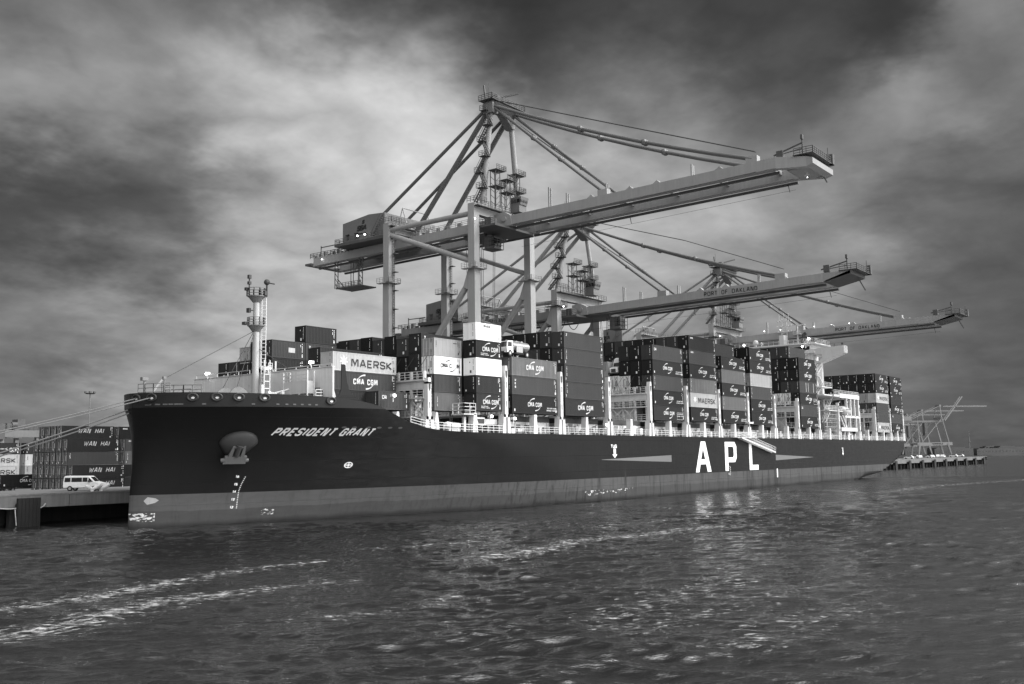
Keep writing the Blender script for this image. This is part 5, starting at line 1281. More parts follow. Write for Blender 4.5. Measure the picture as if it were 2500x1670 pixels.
    mb = MB(); mb.box(xn+1.2,gx[1]-1,yw-4.8,yw+1.8,zg(yw)-.75,zg(yw)-.3); mb.rail([(xn+1.2,yw-4.8,zg(yw)-.3),(xn+1.2,yw+1.8,zg(yw)-.3)],1.2,1.1,.08); mb.box(xn+2,xn+4.2,yw-3,yw-1.4,zg(yw)-.3,zg(yw)+1.4); part('hinge_platform', mb, drk, c)
    # machinery house
    hx0,hx1,hy0,hy1,hz0,hz1 = Z['house']
    mb = MB(); pr_ = [(hx0,hy0,hz0),(hx0,hy1,hz0),(hx0,hy1,hz1-1.0),(hx0,hy0+(hy1-hy0)*.37,hz1),(hx0,hy0,hz1-.35)] if big else [(hx0,hy0,hz0),(hx0,hy1,hz0),(hx0,hy1,hz1-.5),(hx0,(hy0+hy1)/2,hz1+.1),(hx0,hy0,hz1-.2)]
    mb.prism(pr_,(hx1-hx0,0,0)); ho = part('machinery_house', mb, MT['crane_mid'], c)
    mb = MB()
    for y in (hy1-2.2, hy1-5.2): mb.box(hx0-.05,hx0+.02,y,y+.8,hz0+.8,hz0+1.9); mb.box(hx0-.4,hx0+.02,y-.1,y+.9,hz0+1.9,hz0+2.1); mb.cut()
    parts('window', mb, MT['glass'], ho)
    mb = MB(); mb.box(hx0-1.4,hx1+1,hy0-1.2,hy1+1.4,hz0-.7,hz0-.02); part('house_floor', mb, drk, ho)
    mb = MB(); mb.rail([(hx0-1.3,hy1+1.3,hz0),(hx0-1.3,hy0-1.1,hz0),(hx1+.9,hy0-1.1,hz0)],1.1,1.4,.08); mb.rail([(hx0-1.3,hy1+1.3,hz0),(hx1+.9,hy1+1.3,hz0)],1.1,1.4,.08); a = Vector((hx0-.8,hy0+3.2,hz0)); b = Vector((hx0-.8,hy0+.2,hz0+4.2)); [mb.box((a.lerp(b,k/9)).x-.4,(a.lerp(b,k/9)).x+.4,(a.lerp(b,k/9)).y-.14,(a.lerp(b,k/9)).y+.14,(a.lerp(b,k/9)).z,(a.lerp(b,k/9)).z+.08) for k in range(10)]; [mb.beam(a+Vector((s_,0,1)),b+Vector((s_,0,1)),.08) or mb.beam(a+Vector((s_,0,0)),b+Vector((s_,0,0)),.1,.25) for s_ in (-.45,.45)]
    part('house_railing', mb, drk, ho)
    mb = MB(); s_ = .75*(hz1-hz0)/5.6
    fn = lambda u, v, l_=0: (hx0-.03-l_, (hy0+hy1)/2+.4-u, (hz0+hz1)/2+v)
    text(mb, 'SSA', 1.7*s_, lambda u, v, l_: fn(u-.2, v-.6, l_), t=.30, gap=.10, slant=.25, center=True); text(mb, 'S', 1.2*s_, lambda u, v, l_: fn(u+.3, v+1.25*s_, l_), t=.3, slant=.25, center=True)
    text(mb, 'TERMINALS', .55*s_, lambda u, v, l_: fn(u-.2, v-1.5, l_), t=.28, gap=.2, center=True)
    part('company_lettering', mb, MT['black'], ho)
    if big:
        for k in range(2):
            mb = MB(); mb.box(hx0-1.3,hx0-1.0,hy0+5.2+k*2.4,hy0+5.5+k*2.4,hz0+.9,hz0+1.2); part('sign_lamp', mb, MT['lamp_dim'], ho)
    # stay frames on the girders behind the portal
    mb = MB(); ym = Z['bk'][0]+4.5; 
    for x in gx:
        for dy in (-2.5,2.5): mb.tube((x,ym+dy,zg(ym)+gh),(x,ym,zg(ym)+gh+7.6*sc),.14,.12,6)
        mb.cut()
    mb.tube((gx[0],ym,zg(ym)+gh+7.6*sc),(gx[1],ym,zg(ym)+gh+7.6*sc),.12,.12,6); parts('stay_support', mb, mat, c)
    # frame hung under the back end
    mb = MB(); f0, f1, fz = Z['frame']; x = gx[0]
    for y in (f0, f1):
        for o_ in (-.55,.55): mb.beam((x,y+o_,fz),(x,y+o_,zg(y)),.16)
        for k in range(5): z = fz+(zg(y)-fz)*k/5; zn = fz+(zg(y)-fz)*(k+1)/5; mb.beam((x,y-.55,z),(x,y+.55,zn),.11)
    mb.beam((x,f0,fz),(x,f1,fz),.4,.35); mb.beam((x+5,f0,fz),(x+5,f1,fz),.3,.3); mb.box(x,x+5,f0,f1,fz-.1,fz+.1); mb.rail([(x,f0,fz),(x,f1,fz)],1.2,1,.09); mb.beam((x,f1-.3,fz+2.4),(x,f1-2.6,fz+.2),.16); mb.beam((x,f0+.3,zg(f0)-.6),(x,f0+2.6,fz+3.0),.14)
    for k in (.35,.55,.65): y = f0+(f1-f0)*k; mb.beam((x+2,y,fz),(x+2,y,zg(y)),.13)
    part('maintenance_cradle', mb, drk, c)
    mb = MB(); z = zg(yb_)+gh; mb.rail([(gx[0]-.9,yb_-14,z),(gx[0]-.9,yb_+1.0,z),(gx[1]+.8,yb_+1.0,z)],1.2,1.3,.1); mb.box(x0-gw-.8,x1+gw+.8,yb_,yb_+2.2,zg(yb_)+.3,zg(yb_)+.8); mb.beam((gx[0],yb_-2,z),(gx[0],yb_-2,z+3.0),.2); mb.beam((gx[0],yb_-2,z+2.6),(gx[0],yb_-8,z+2.6),.2); mb.tube((gx[0],yb_-14,z),(gx[0],yb_-18,z+2.4),.25,.25,8); mb.box(x0,x1,yb_-9,yb_-6,z-.6,z+.4)
    for k in range(7): y = yb_-k*1.6; mb.box(gx[0]-.3,gx[0]+.4,y-.6,y,z,z+.5+.4*(k % 3))
    part('back_platform', mb, drk, c)
    # trolley, cabin and falls
    ty = Z['trolley']; mb = MB(); mb.box(x0-.3,x1+.3,ty-3,ty+3,zg(ty)-.8,zg(ty)-.1); to = part('trolley', mb, drk, c)
    mb = MB(); mb.box(CX-2.2,CX+.4,ty-5.4,ty-2.8,zg(ty)-3.7,zg(ty)-1.0); cb = part('operator_cab', mb, MT['crane_mid'], to)
    mb = MB(); mb.box(CX-2.24,CX+.44,ty-5.45,ty-4.2,zg(ty)-3.2,zg(ty)-1.5); part('window', mb, MT['glass'], cb)
    mb = MB(); mb.rail([(CX-2.6,ty-2.6,zg(ty)-3.8),(CX-2.6,ty-5.8,zg(ty)-3.8),(CX+.8,ty-5.8,zg(ty)-3.8)],2.6,1,.09); mb.box(CX-2.6,CX+.8,ty-5.8,ty-2.6,zg(ty)-3.9,zg(ty)-3.75); part('cab_railing', mb, drk, cb)
    mb = MB()
    for dx in (-2.4,-1.8,1.8,2.4):
        for dy in (-2.2,2.2): mb.tube((CX+dx,ty+dy,zg(ty)-.8),(CX+dx*.9,ty+dy*.8,Z['spr']),.06,.06,5); mb.cut()
    parts('fall_rope', mb, MT['cable'], to)
    mb = MB(); mb.box(CX-6,CX+6,ty-1.2,ty+1.2,Z['spr']-.6,Z['spr']); mb.box(CX-2,CX+2,ty-1.6,ty+1.6,Z['spr'],Z['spr']+.8); part('spreader', mb, drk, to)
    if Z.get('loops'):
        mb = MB()
        for k in range(5):
            ya = ty+4+k*4.2; P_ = [(gx[0]-1.0, ya+4.0*q/10, zg(ya)-.3-2.9*math.sin(PI*q/10)**.8*(1 if k < 3 else .8)) for q in range(11)]; mb.path(P_, .09, 5); mb.cut()
        parts('festoon_loop', mb, MT['cable'], to)
    if Z.get('sign'):
        for (y0, y1, z0, z1, xs) in Z['sign']:
            mb = MB(); mb.box(xs-.06,xs,y1,y0,z0,z1); sg = part('port_sign', mb, MT['c_pale'], c); mb = MB()
            hh = (z1-z0)*.72; text(mb, 'PORT OF OAKLAND', hh, lambda u, v, l_: (xs-.075-l_,(y0+y1)/2-u,z0+(z1-z0)*.14+v), t=.17, gap=.36, sx=.84, center=True); part('lettering', mb, MT['black'], sg)
    for (x, y, z, r_) in Z.get('lamps', []):
        mb = MB(); mb.ball((x,y,z),r_,8,6); part('work_lamp', mb, MT['lamp'], c)
    return c
zg1 = lambda y: 55.65+(95-y)*.0165
zg2 = lambda y: 40.45 if y > 34 else 40.45+(34-y)*.018
crane(167.05, 9.85, dict(zg=zg1, gh=2.1, top=60.9, s=1.0, leg=1.78, gx=(164.3,173.0), ring=46.9, ut=58.9, dg=(57.7,48.6), lo=45.6, back=95, tip=-31.5, apex=84.0, ax=(-3.3,3.6), bx=(-6.6,6.4), bk=(60.6,59.7), bs=(84,57.9), outer=-21.6, inner=9.9,
    house=(160.8,178.4,67.5,81.5,58.9,64.9), frame=(78.9,87.4,49.3), trolley=44, spr=30, lamps=[(163.2,91.5,57.0,.1),(155.9,36.4,57.2,.12),(170,-29.3,56.9,.06)]),
    'tall pale gantry crane with the highest apex over the ship bow half', True)
sg = lambda xs: [(2.25,-8.85,41.25,42.55,xs)]
crane(196.25, 9.05, dict(zg=zg2, gh=1.85, top=46.2, s=.82, leg=1.7, gx=(193.3,200.6), ring=42.2, ut=43.4, dg=(41.5,33.0), lo=41.0, back=92.5, tip=-28.7, apex=63.2, ax=(-3.2,4.3), bx=(-8.3,8.4), bk=(60.4,43.6), bs=(80,43.0), outer=-14.4, inner=13.0,
    house=(192.3,206,72.2,83.2,43.2,48.6), frame=(76,86,35), trolley=30.5, spr=31.5, loops=True, sign=sg(192.52)+[(67.5,57.5,40.9,42.1,192.52)], lamps=[(186.6,35.4,42.0,.13)]),
    'lower gantry crane with lettered boom, standing between two other cranes', False)
crane(278.3, 9.05, dict(zg=zg2, gh=1.85, top=46.2, s=.82, leg=1.7, gx=(275.3,282.6), ring=42.2, ut=43.4, dg=(41.5,33.0), lo=41.0, back=92.5, tip=-28.7, apex=63.2, ax=(-3.2,4.3), bx=(-8.3,8.4), bk=(60.4,43.6), bs=(80,43.0), outer=-14.4, inner=13.0,
    house=(274.3,288,72.2,83.2,43.2,48.6), frame=(76,86,35), trolley=70, spr=20, sign=sg(274.52), lamps=[(269,35.4,42.4,.16)]+[(274.9,24-k*5,43.4,.09) for k in range(6)]),
    'lettered boom crane rising behind the white deckhouse of the ship', False)

# ------------------------------------------------------------------ wharf
mb = MB()
P_ = [(-400,34.0,3.8),(604,34.0,3.8),(604,60,3.8),(-400,60,3.8)]; mb.add(P_, [(0,1,2,3)])
mb.add([(-400,60,3.8),(604,60,3.8),(604,108,1.55),(-400,108,1.55)], [(0,1,2,3)]); mb.add([(-400,108,1.55),(604,108,1.55),(604,420,1.45),(-400,420,1.45)], [(0,1,2,3)])
mb.add([(604,34,3.8),(604,420,1.45),(604,420,-2),(604,60,-2),(604,34,2.0)], [(0,1,2,3,4)])
mb.add([(-400,420,1.45),(604,420,1.45),(604,420,-2),(-400,420,-2)], [(0,1,2,3)])
solo('quay_ground', mb, MT['asphalt'], (0,0,0), kind='structure')
wf = thing('wharf_wall', (60,34,0), 'long concrete wharf face with dark piles and gaps beneath it', 'wharf')
mb = MB()
for k in range(-22, 59):
    a = 68.6+k*9.3
    if a > 594: break
    mb.box(a+.03, min(a+9.27, 604), 33.95, 35.0, 2.25, 3.78)
part('edge_beam', mb, MT['concrete'], wf)
mb = MB(); mb.box(-400,604,33.9,34.4,3.78,3.98); part('kerb', mb, MT['concrete'], wf)
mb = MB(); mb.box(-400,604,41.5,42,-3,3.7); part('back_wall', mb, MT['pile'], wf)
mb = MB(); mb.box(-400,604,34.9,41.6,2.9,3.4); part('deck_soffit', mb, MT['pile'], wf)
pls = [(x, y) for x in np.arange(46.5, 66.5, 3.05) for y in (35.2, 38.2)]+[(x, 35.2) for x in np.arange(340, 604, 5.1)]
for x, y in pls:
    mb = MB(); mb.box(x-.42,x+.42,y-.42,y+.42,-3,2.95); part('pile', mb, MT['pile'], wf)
def fender(x, lab, big=False):
    o = thing('wharf_fender', (x,33.2,-.6), lab, 'fender', 'fender panels along the wharf face')
    mb = MB(); mb.box(x-1.45,x+1.45,32.75,33.1,-.65,3.52); pn = part('fender_panel', mb, MT['rubber'], o)
    if big:
        mb = MB()
        for k in range(6): mb.box(x-1.4+k*.47,x-1.4+k*.47+.4,32.7,32.74,.0,3.45)
        part('facing_pad', mb, MT['rubber'], pn)
        mb = MB(); pts = [(x-1.5,33.0,2.3),(x-2.3,33.4,2.25),(x-3.2,33.8,2.35)]; mb.path(pts,.08,5); mb.path([(x-1.7,32.9,2.2),(x-1.6,32.8,1.0),(x-1.5,32.8,.2)],.07,5); mb.path([(x+1.5,33.0,2.2),(x+2.2,33.5,2.4),(x+2.6,33.8,2.7)],.09,5); part('chain', mb, MT['c_light'], o)
    mb = MB(); mb.tube((x-.8,33.1,2.6),(x-.8,34,2.6),.4,.4,10); mb.tube((x+.8,33.1,2.6),(x+.8,34,2.6),.4,.4,10); part('cone', mb, MT['tyre'], o)
fender(62.75, 'broad dark fender panel with chains on the wharf near the bow', True)
orn = ['last', 'second', 'third', 'fourth', 'fifth', 'sixth', 'seventh', 'eighth', 'ninth', 'tenth']
for i in range(10):
    x = 592.0-20.4*i; fender(x, f"dark narrow fender, {orn[i]} from the far wharf end beyond the stern")
def bollard(x, y, z, lab):
    o = thing('mooring_bollard', (x,y,z), lab, 'bollard', 'bollards on the wharf edge'); mb = MB()
    mb.tube((x,y,z),(x,y,z+.12),.42,.42,12); mb.tube((x,y,z+.12),(x,y,z+.55),.2,.24,12); part('post', mb, MT['van'], o); mb = MB(); mb.tube((x,y,z+.45),(x+.75,y-.35,z+.95),.2,.32,10); mb.ball((x+.75,y-.35,z+.95),.32,10,6); mb.tube((x,y,z+.45),(x-.6,y+.3,z+.85),.2,.28,10); mb.ball((x-.6,y+.3,z+.85),.28,10,6); part('horn', mb, MT['van'], o)
bollard(72.3,34.9,3.8,'white bollard on the kerb directly before the van, nearer its middle'); bollard(73.6,35.0,3.8,'white bollard on the kerb beside the front wheel of the van')
# mooring lines
def line(p0, p1, sag, r, lab):
    mb = MB(); p0, p1 = Vector(p0), Vector(p1); P_ = []
    for i in range(25):
        t = i/24; v = p0.lerp(p1, t); P_.append((v.x, v.y, v.z-sag*4*t*(1-t)))
    mb.path(P_, r, 6); solo('mooring_line', mb, MT['rope'], p0, lab, 'rope', 'mooring lines from the bow')
line((66.2,15.3,15.3),(15,35.2,3.9),1.2,.07,'upper mooring rope running from the foremost bow fairlead to the wharf')
line((67.0,hy(67.0,15.3),15.35),(14,35.8,3.9),1.35,.07,'mooring rope just under the topmost one, leaving a forward fairlead')
line((66.3,17.2,14.0),(41,35.0,3.9),.5,.085,'heavier lower mooring rope stretched steeply from below the bow')
line((66.35,17.0,13.6),(42.2,35.4,3.9),.5,.085,'lowest mooring rope, hanging parallel beneath the other heavy one')

# ------------------------------------------------------------------ container yard behind the bow
GY = 'containers stacked in the yard'
def yard(x, y, z, tone, logo=None, place='', door=True, L=F, H=2.88): return cont(x, y, z, L, H-.03, tone, logo, place, door, GY)
k, d, m, g, r, l, p, w = 'c_black', 'c_dark', 'c_mid', 'c_grey', 'c_rust', 'c_light', 'c_pale', 'c_white'
zy = 1.56
YR = ['front yard row', 'second yard row', 'third yard row', 'fourth yard row', 'fifth yard row', 'sixth yard row', 'seventh yard row']
hts = [2, 4, 5, 5, 5, 5, 4]; rs = random.Random(4)
for rw in range(7):
    for t in range(hts[rw]):
        side = (rw == 0) or (rw == 1 and t > 1) or (rw == 2 and t > 3)
        lg = None; tone = rs.choice((m,k,d,d,k))
        if rw == 0: tone, lg = k, 'wanhai'
        elif rw == 1 and t > 1: tone, lg = (m,'tex') if t == 2 else (k,'wanhai')
        elif rw == 2 and t == 4: tone, lg = k, 'wanhai'
        yard(112.6, 113+2.5*rw, zy+2.88*t, tone, lg, f"{TIER[t]}, {YR[rw]} behind the white van")
for rw, hts_, y in ((0,4,115.5),(1,5,118)):
    for t in range(hts_):
        if rw == 1 and t < 4: continue
        tone, lg = ((d,None),(k,None),(g,'vert'),(m,'seaco'))[t] if rw == 0 else (k,'seaco')
        yard(126.2, y, zy+2.88*t, tone, lg, f"{TIER[t]}, yard bay half hidden by stem")
for t, (tone, lg) in enumerate(((k,None),(l,'maersk'),(l,'maersk'),(d,'sud'))): yard(111.1, 158, 1.5+2.88*t, tone, lg, f"{TIER[t]}, far yard row beside the trailer", False)
for t in range(4): yard(107.5, 163, 1.5+2.88*t, (d,m,k,m)[t], None, f"{TIER[t]}, hindmost yard row behind pale boxes", False)
yard(107.5, 163, 1.5+2.88*4, k, None, 'topmost of the hindmost yard row', False)
for t, (tone, lg) in enumerate(((k,None),(p,'tex'),(l,'tex'),(d,'vert'))): yard(124.8, 158, 1.5+2.88*t, tone, lg, f"{TIER[t]}, far yard row behind door stacks", False)
# road trailer with its box
tl = thing('road_trailer', (112,133.2,1.5), 'low road trailer under a dark container behind the yard stacks', 'trailer')
mb = MB(); mb.box(106.9,119,132.4,133.2,2.2,2.5); mb.box(117,118.4,132.2,132.4,1.6,2.2); part('chassis', mb, MT['dark_steel'], tl)
for x in (107.9,109.3):
    for y in (132.3,134.2): wheel(None, (x,y,2.02), .5, .5, (0,1,0), tl, False)
cont(106.7,132,2.52,F,2.87,k,'eco','riding on the low road trailer',False,'containers in the yard on wheels')
# yard gantry and light mast
rg = thing('yard_gantry', (127,165,1.5), 'dark rubber tyred yard gantry rising above the yard container stacks', 'crane')
mb = MB(); mb.box(121.8,132.6,165,166.6,14.6,16.4).cut().box(121.8,132.6,176,177.6,14.6,16.4); parts('gantry_beam', mb, MT['stay'], rg)
for x in (122.3,131.6):
    for y in (165.3,176.5): mb = MB(); mb.box(x-.5,x+.5,y,y+1,1.6,14.6); part('leg', mb, MT['crane_mid'], rg)
mb = MB(); mb.box(125.6,129.6,166,176,16.4,17.3); mb.box(127.4,129.4,168,171,17.3,19.3); mb.tube((125.8,168,17.9),(127.2,168,17.9),.7,.7,10); mb.box(124.2,125.4,167,170,16.6,18.2); part('trolley', mb, MT['crane_dark'], rg)
mb = MB(); mb.rail([(121.8,165,16.4),(132.6,165,16.4)],1.2,1.2,.12); mb.box(121.2,122.6,164.6,166.2,14.0,18.0); part('gantry_railing', mb, MT['crane_dark'], rg)
lm = thing('light_mast', (121.9,120+22,1.5), 'tall thin floodlight mast standing above the yard stacks', 'lamp post')
lm.location = (131.2,140,1.5); ORG[lm.name] = Vector(lm.location)
mb = MB(); mb.tube((131.2,140,1.5),(131.2,140,25.2),.2,.1,8); part('pole', mb, MT['crane_mid'], lm)
mb = MB(); mb.tube((131.2,140,24.7),(131.2,140,24.9),1.0,1.2,10); [mb.box(131.2+1.15*math.cos(a)-.25,131.2+1.15*math.cos(a)+.25,140+1.15*math.sin(a)-.25,140+1.15*math.sin(a)+.25,24.9,25.3) for a in np.linspace(0,2*PI,7)[:-1]]; part('lamp_ring', mb, MT['crane_dark'], lm)

# ------------------------------------------------------------------ far shore: cars on the pier, pale cranes, sheds, hills
cars = [(476,47),(482,49),(497,46.5),(518,47),(523,51),(540.5,47),(549,50),(562.5,47),(571,52),(584,46.8),(605-6,47)]
cm = None
for i, (x, y) in enumerate(cars):
    o = thing('parked_car', (x,y,3.82), f"pale car on the far pier, {['first','second','third','fourth','fifth','sixth','seventh','eighth','ninth','tenth','eleventh'][i]} from the ship's stern", 'car', 'cars parked on the far pier', rotz=random.choice((0,PI/2,.4)))
    if cm is None:
        a = MB(); a.prism([(-2.2,-.85,.35),(2.2,-.85,.35),(2.2,-.85,.85),(1.2,-.85,1.0),(.6,-.85,1.5),(-1.2,-.85,1.55),(-2.0,-.85,1.0)],(0,1.7,0)); b = MB()
        for yy in (-.87,.87): b.add([(-1.7,yy,1.02),(1.0,yy,1.02),(.55,yy,1.45),(-1.1,yy,1.48)],[(0,1,2,3)])
        w_ = MB(); [w_.tube((xx,yy-.1,.33),(xx,yy+.1,.33),.33,.33,10) for xx in (-1.35,1.35) for yy in (-.8,.8)]
        cm = (mesh('body', a, MT['van']), mesh('window', b, MT['glass']), mesh('wheel', w_, MT['tyre']))
    for nm, me_ in zip(('body','window','wheel_set'), cm):
        q = bpy.data.objects.new(nm, me_); COL.objects.link(q); q.parent = o
def far_crane(x, y, raised, lab):
    """local frame: +x along the boom, +z up, y across"""
    rz = math.atan2(-.797, .604)
    o = thing('gantry_crane', (x,y,2.5), lab, 'crane', 'pale cranes on the far shore', rotz=rz); M_ = MT['crane_far']; P_ = dict(local=True)
    for yy in (-9,9):
        for xa, xb, tp in ((-30,-28.5,12),(2.5,-.5,12)):
            mb = MB(); mb.beam((xa,yy,1),(xb,yy,12),1.2,1.2,2.0,2.0); part('leg', mb, M_, o, **P_)
        mb = MB(); mb.beam((-28.5,yy,12),(-29.5,yy,34),.8); part('leg', mb, M_, o, **P_)
        mb = MB(); mb.beam((1,yy,12),(-5,yy,38),1.1,1.1,.9,.9); part('leg', mb, M_, o, **P_)
        mb = MB(); mb.beam((-27,yy,12),(-5,yy,37),.65); part('brace', mb, M_, o, **P_)
        mb = MB(); mb.beam((-5,yy,38),(-4,yy*.5,50),.75); part('a_frame_leg', mb, M_, o, **P_)
        mb = MB(); mb.beam((-4,yy*.5,50),(-33,yy*.6,37),.5); part('backstay', mb, M_, o, **P_)
    mb = MB(); mb.box(-31,4,-9.6,-8.4,10,13); b_ = part('portal_beam', mb, M_, o, **P_)
    mb = MB(); text(mb, 'TERMINALS', 1.5, lambda u, v, l_: (-11+u,-9.66-l_,10.8+v), t=.22, gap=.25, center=True); part('lettering', mb, MT['black'], b_, local=True)
    mb = MB(); mb.box(-31,4,8.4,9.6,10,13).cut().box(-30,-28,-8.3,8.3,11,12.5).cut().box(0,2,-8.3,8.3,11,12.5).cut().box(-6,-4,-9,9,36,38).cut().box(-5,-3,-5,5,49,51); parts('cross_beam', mb, M_, o, **P_)
    mb = MB(); mb.box(-46,-1,-3.2,-2,33.4,35.2).cut().box(-46,-1,2,3.2,33.4,35.2); parts('trolley_girder', mb, M_, o, **P_)
    mb = MB(); mb.box(-44,-33,-4,4,35.2,39.5); part('machinery_house', mb, M_, o, **P_)
    mb = MB()
    if raised: [mb.beam((1,s_,35),(20,s_,59),.7,1.1).cut() for s_ in (-2.6,2.6)]
    [mb.beam((2,s_,49.4),(44,s_,49.0),.7,1.0).cut() for s_ in (-2.6,2.6)]
    parts('boom', mb, M_, o, **P_)
    mb = MB(); [mb.beam((0,yy,12),(-3.6,yy,36),.3) for yy in (-5,5)]; [mb.beam((-29,-4,z),(-29,4,z+3),.3) for z in range(13,33,3)]; [mb.box(-31,-27.5,-4.5,4.5,z,z+.3) for z in (18,24,30)]; mb.box(-20,-17,-3,3,20,33); part('service_tower', mb, MT['crane_mid'], o, **P_)
far_crane(1064,168,True,'pale far crane with one boom raised slanting')
far_crane(1172,214,False,'middle pale crane of the far trio beyond the stern')
far_crane(1287,262,False,'last pale crane of the far trio, its boom lowest')
# sheds and blocks on the far shore
def u_of(px, py, t):
    dx = (px-1250)/2406.12; dy = -(py-835)/2406.12
    v = Vector(_R)*dx+Vector(_U)*dy+Vector(_F); return CAMLOC+v*t
FB = [(1318.6,.004),]
sheds = [('long pale shed with a flat roof on the far shore', (1262,212), 46, 30, 6.5),('low block with a row of openings on the far shore', (1300,166), 60, 24, 5.0),('pale terraced building on the slope of the far hill', (1352,165), 30, 20, 5.5),('small pale house block high on the far hill', (1412,196), 22, 14, 4.0),('squat far building low on the hill slope', (1400,172), 34, 18, 4.5),('small far building beside the last shed', (1235,246), 26, 20, 7.5)]
for i, (lab, (x, y), L_, Wd, H_) in enumerate(sheds):
    gz = 3.0 if i in (0,1,5) else (7.0 if i == 3 else 5.0)
    o = thing('far_building', (x,y,gz), lab, 'building', 'buildings on the far shore', rotz=math.atan2(-.797,.604)); mb = MB(); mb.box(-L_/2,L_/2,-Wd/2,Wd/2,-4,H_); mb.box(-L_/2+4,L_/2-8,-Wd/2+4,Wd/2,H_,H_+1.2); part('wall', mb, MT['far_build'], o, local=True)
    mb = MB(); [mb.box(-L_/2+2+k*4,-L_/2+4.2+k*4,-Wd/2-.06,-Wd/2+.02,1.6,3.4).cut() for k in range(int((L_-4)/4))]; parts('window', mb, MT['glass'], o, local=True)
o = thing('radio_mast', (1270,190,2), 'thin radio mast rising from the far shore sheds', 'mast'); mb = MB(); mb.tube((1270,190,2),(1270,190,27),.8,.35,6); mb.box(1269,1271,189,191,17,17.8); part('mast_pole', mb, MT['crane_mid'], o); mb = MB(); mb.tube((1270,190,27),(1270,190,30),.25,.15,5); part('aerial', mb, MT['crane_mid'], o)
rs = np.random.RandomState(5)
mb = MB(); nx, ny = 120, 14
vs = []
for i in range(nx):
    t = i/(nx-1); bx_ = 1010+900*t; by_ = 330-560*t            # along the far shore
    for j in range(ny):
        s_ = j/(ny-1); x = bx_+.8*420*s_+120*math.sin(t*5)*s_; y = by_+.6*420*s_
        prof_ = 1.2+min(1, s_*6)*1.2+math.sin(PI*min(1, s_*1.15))*(2.0+7.5*np.clip((t-.33)/.3, 0, 1)+1.6*math.sin(t*23)+1.1*math.sin(t*61+2)+.7*rs.rand())
        vs.append((x, y, prof_ if s_ > .01 else -.5))
mb.add(vs, [(i*ny+j, (i+1)*ny+j, (i+1)*ny+j+1, i*ny+j+1) for i in range(nx-1) for j in range(ny-1)])
solo('far_hills', mb, MT['far_land'], (1200,200,0), kind='structure', smooth=True)

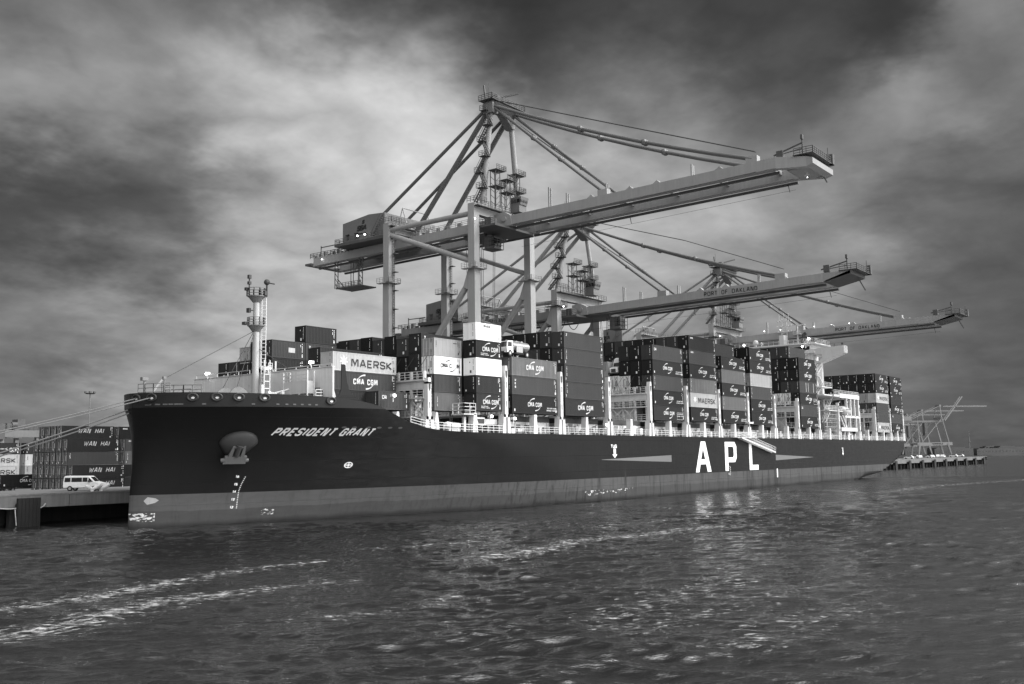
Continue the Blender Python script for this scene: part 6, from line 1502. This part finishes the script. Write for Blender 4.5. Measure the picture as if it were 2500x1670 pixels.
# ------------------------------------------------------------------ water: real waves on a grid that is fine near the camera
def water():
    yaw = math.atan2(_F[1], _F[0]); r = [20.0]
    while r[-1] < 2600: r.append(r[-1]*(1.0031 if r[-1] < 130 else 1.006 if r[-1] < 320 else 1.016))
    r = np.array(r); fa = np.linspace(-.86, .86, 1100); ca = np.linspace(.86, 2*PI-.86, 90)[1:-1]; ang = np.concatenate([fa, ca]); na = len(ang)
    Rr, Aa = np.meshgrid(r, yaw-ang, indexing='ij')
    X = Rr*np.cos(Aa); Y = CAMLOC.y+Rr*np.sin(Aa); Zw = np.zeros_like(X)
    cell = np.maximum(Rr*np.where(Rr < 130, .0031, np.where(Rr < 320, .006, .016)), Rr*np.where(np.abs(ang) <= .8601, 1.72/1100, .052)[None, :])
    rs = np.random.RandomState(11); wd = math.radians(48)
    DX = np.zeros_like(X); DY = np.zeros_like(X)
    gust = .8+.28*np.sin(X*.041+1.2*np.sin(Y*.023))*np.sin(Y*.037+.8)+.22*np.sin(X*.11-Y*.06+2*np.sin(Y*.05))
    for i in range(72):
        lam = .5*(13/.5)**((i+rs.rand())/72); th = wd+rs.randn()*.42; k_ = 2*PI/lam
        amp = .060*lam/(2*PI)*(1 if lam < 1.8 else (1.8/lam)**.78); ph = rs.rand()*2*PI
        fade = np.clip((lam/cell-1.9)/1.3, 0, 1)
        a = k_*(X*math.cos(th)+Y*math.sin(th))+ph
        Zw += amp*fade*np.cos(a); DX -= .95*amp*fade*math.cos(th)*np.sin(a); DY -= .95*amp*fade*math.sin(th)*np.sin(a)
    Zw *= gust; DX *= gust; DY *= gust
    # foam lanes left by passing boats, wave glints painted in, as polylines
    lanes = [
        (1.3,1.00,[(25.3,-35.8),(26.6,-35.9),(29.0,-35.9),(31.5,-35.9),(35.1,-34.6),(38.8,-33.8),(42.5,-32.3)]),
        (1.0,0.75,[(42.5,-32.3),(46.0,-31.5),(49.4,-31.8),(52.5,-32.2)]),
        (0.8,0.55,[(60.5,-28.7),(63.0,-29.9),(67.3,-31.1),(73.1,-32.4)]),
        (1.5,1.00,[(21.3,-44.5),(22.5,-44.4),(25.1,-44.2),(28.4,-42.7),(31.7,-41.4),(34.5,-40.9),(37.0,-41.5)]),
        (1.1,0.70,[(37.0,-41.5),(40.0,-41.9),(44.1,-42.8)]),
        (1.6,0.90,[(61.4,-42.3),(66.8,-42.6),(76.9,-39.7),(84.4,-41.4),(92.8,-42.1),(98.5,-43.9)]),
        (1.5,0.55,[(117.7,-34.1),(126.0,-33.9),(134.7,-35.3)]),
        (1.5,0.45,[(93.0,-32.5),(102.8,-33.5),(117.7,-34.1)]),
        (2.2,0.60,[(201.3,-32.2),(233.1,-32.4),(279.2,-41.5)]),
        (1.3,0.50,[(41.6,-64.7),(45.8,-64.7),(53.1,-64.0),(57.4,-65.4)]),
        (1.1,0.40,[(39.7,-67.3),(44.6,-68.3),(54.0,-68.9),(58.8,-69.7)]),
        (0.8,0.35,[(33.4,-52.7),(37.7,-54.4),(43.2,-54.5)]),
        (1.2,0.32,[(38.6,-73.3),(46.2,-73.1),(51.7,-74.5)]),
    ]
    foam_glint = np.zeros_like(X)
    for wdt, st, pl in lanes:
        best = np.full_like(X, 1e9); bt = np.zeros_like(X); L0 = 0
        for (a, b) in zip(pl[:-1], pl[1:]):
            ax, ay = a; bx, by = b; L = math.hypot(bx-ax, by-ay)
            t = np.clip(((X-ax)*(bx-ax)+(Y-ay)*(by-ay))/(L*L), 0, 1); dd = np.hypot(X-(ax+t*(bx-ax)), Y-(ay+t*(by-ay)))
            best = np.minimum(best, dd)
        foam_glint = np.maximum(foam_glint, st*np.exp(-(best/wdt)**2))
    n = len(r); V = np.stack([X+DX, Y+DY, Zw], -1).reshape(-1, 3)
    V = np.vstack([V, [[0, CAMLOC.y, 0]]])
    ii, jj = np.meshgrid(np.arange(n-1), np.arange(na), indexing='ij'); j2 = (jj+1) % na
    Q = np.stack([ii*na+jj, ii*na+j2, (ii+1)*na+j2, (ii+1)*na+jj], -1).reshape(-1, 4)
    tri = np.stack([np.full(na, len(V)-1), (np.arange(na)+1) % na, np.arange(na)], -1)
    me = bpy.data.meshes.new('water'); nq, ntr = len(Q), len(tri)
    me.vertices.add(len(V)); me.vertices.foreach_set('co', V.astype(np.float32).ravel())
    me.loops.add(nq*4+ntr*3); me.loops.foreach_set('vertex_index', np.concatenate([Q.ravel(), tri.ravel()]).astype(np.int32))
    me.polygons.add(nq+ntr); me.polygons.foreach_set('loop_start', np.concatenate([np.arange(nq)*4, nq*4+np.arange(ntr)*3]).astype(np.int32))
    me.polygons.foreach_set('loop_total', np.concatenate([np.full(nq, 4), np.full(ntr, 3)]).astype(np.int32))
    me.polygons.foreach_set('use_smooth', np.ones(nq+ntr, bool)); me.update(calc_edges=True)
    at = me.attributes.new('foam_glint', 'FLOAT', 'POINT'); at.data.foreach_set('value', np.concatenate([foam_glint.ravel(), [0]]).astype(np.float32))
    m, t, b = new_mat('harbour_water'); q = NT(t)
    g = q.n('ShaderNodeTexCoord').outputs['Object']; fo = q.n('ShaderNodeAttribute', attribute_name='foam_glint').outputs['Fac']
    rot = q.n('ShaderNodeMapping'); q.l(g, rot.inputs['Vector']); rot.inputs['Rotation'].default_value = (0, 0, -wd)
    st = q.mapping(rot.outputs[0], (1.0, .38, 1.0))
    n0 = q.noise(st, .20, 3, .55); n1 = q.noise(st, 1.15, 6, .62); n2 = q.noise(st, 4.2, 5, .6)
    cd = q.n('ShaderNodeCameraData').outputs['View Distance']
    hgt = q.m('ADD', q.m('ADD', q.m('MULTIPLY', n1, .12), q.m('MULTIPLY', n0, .30)), q.m('MULTIPLY', n2, .05))
    bp = q.n('ShaderNodeBump'); bp.inputs['Strength'].default_value = 0.9; bp.inputs['Distance'].default_value = 1.0
    q.l(hgt, bp.inputs['Height']); q.l(bp.outputs[0], b.inputs['Normal'])
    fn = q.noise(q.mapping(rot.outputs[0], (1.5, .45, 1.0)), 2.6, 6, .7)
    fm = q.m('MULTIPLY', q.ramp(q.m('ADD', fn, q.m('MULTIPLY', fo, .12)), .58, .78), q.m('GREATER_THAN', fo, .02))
    mx = q.n('ShaderNodeMix', data_type='FLOAT'); q.l(fm, mx.inputs[0]); mx.inputs[2].default_value = .012; mx.inputs[3].default_value = .55  # pale colour stands for foam and for glints painted on the ripples
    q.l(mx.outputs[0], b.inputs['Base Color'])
    q.l(q.m('ADD', q.m('MULTIPLY', fm, .5), q.m('ADD', .03, q.m('MULTIPLY', q.ramp(cd, 60.0, 400.0), .10))), b.inputs['Roughness']); b.inputs['IOR'].default_value = 2.0
    b.inputs['Specular IOR Level'].default_value = .75
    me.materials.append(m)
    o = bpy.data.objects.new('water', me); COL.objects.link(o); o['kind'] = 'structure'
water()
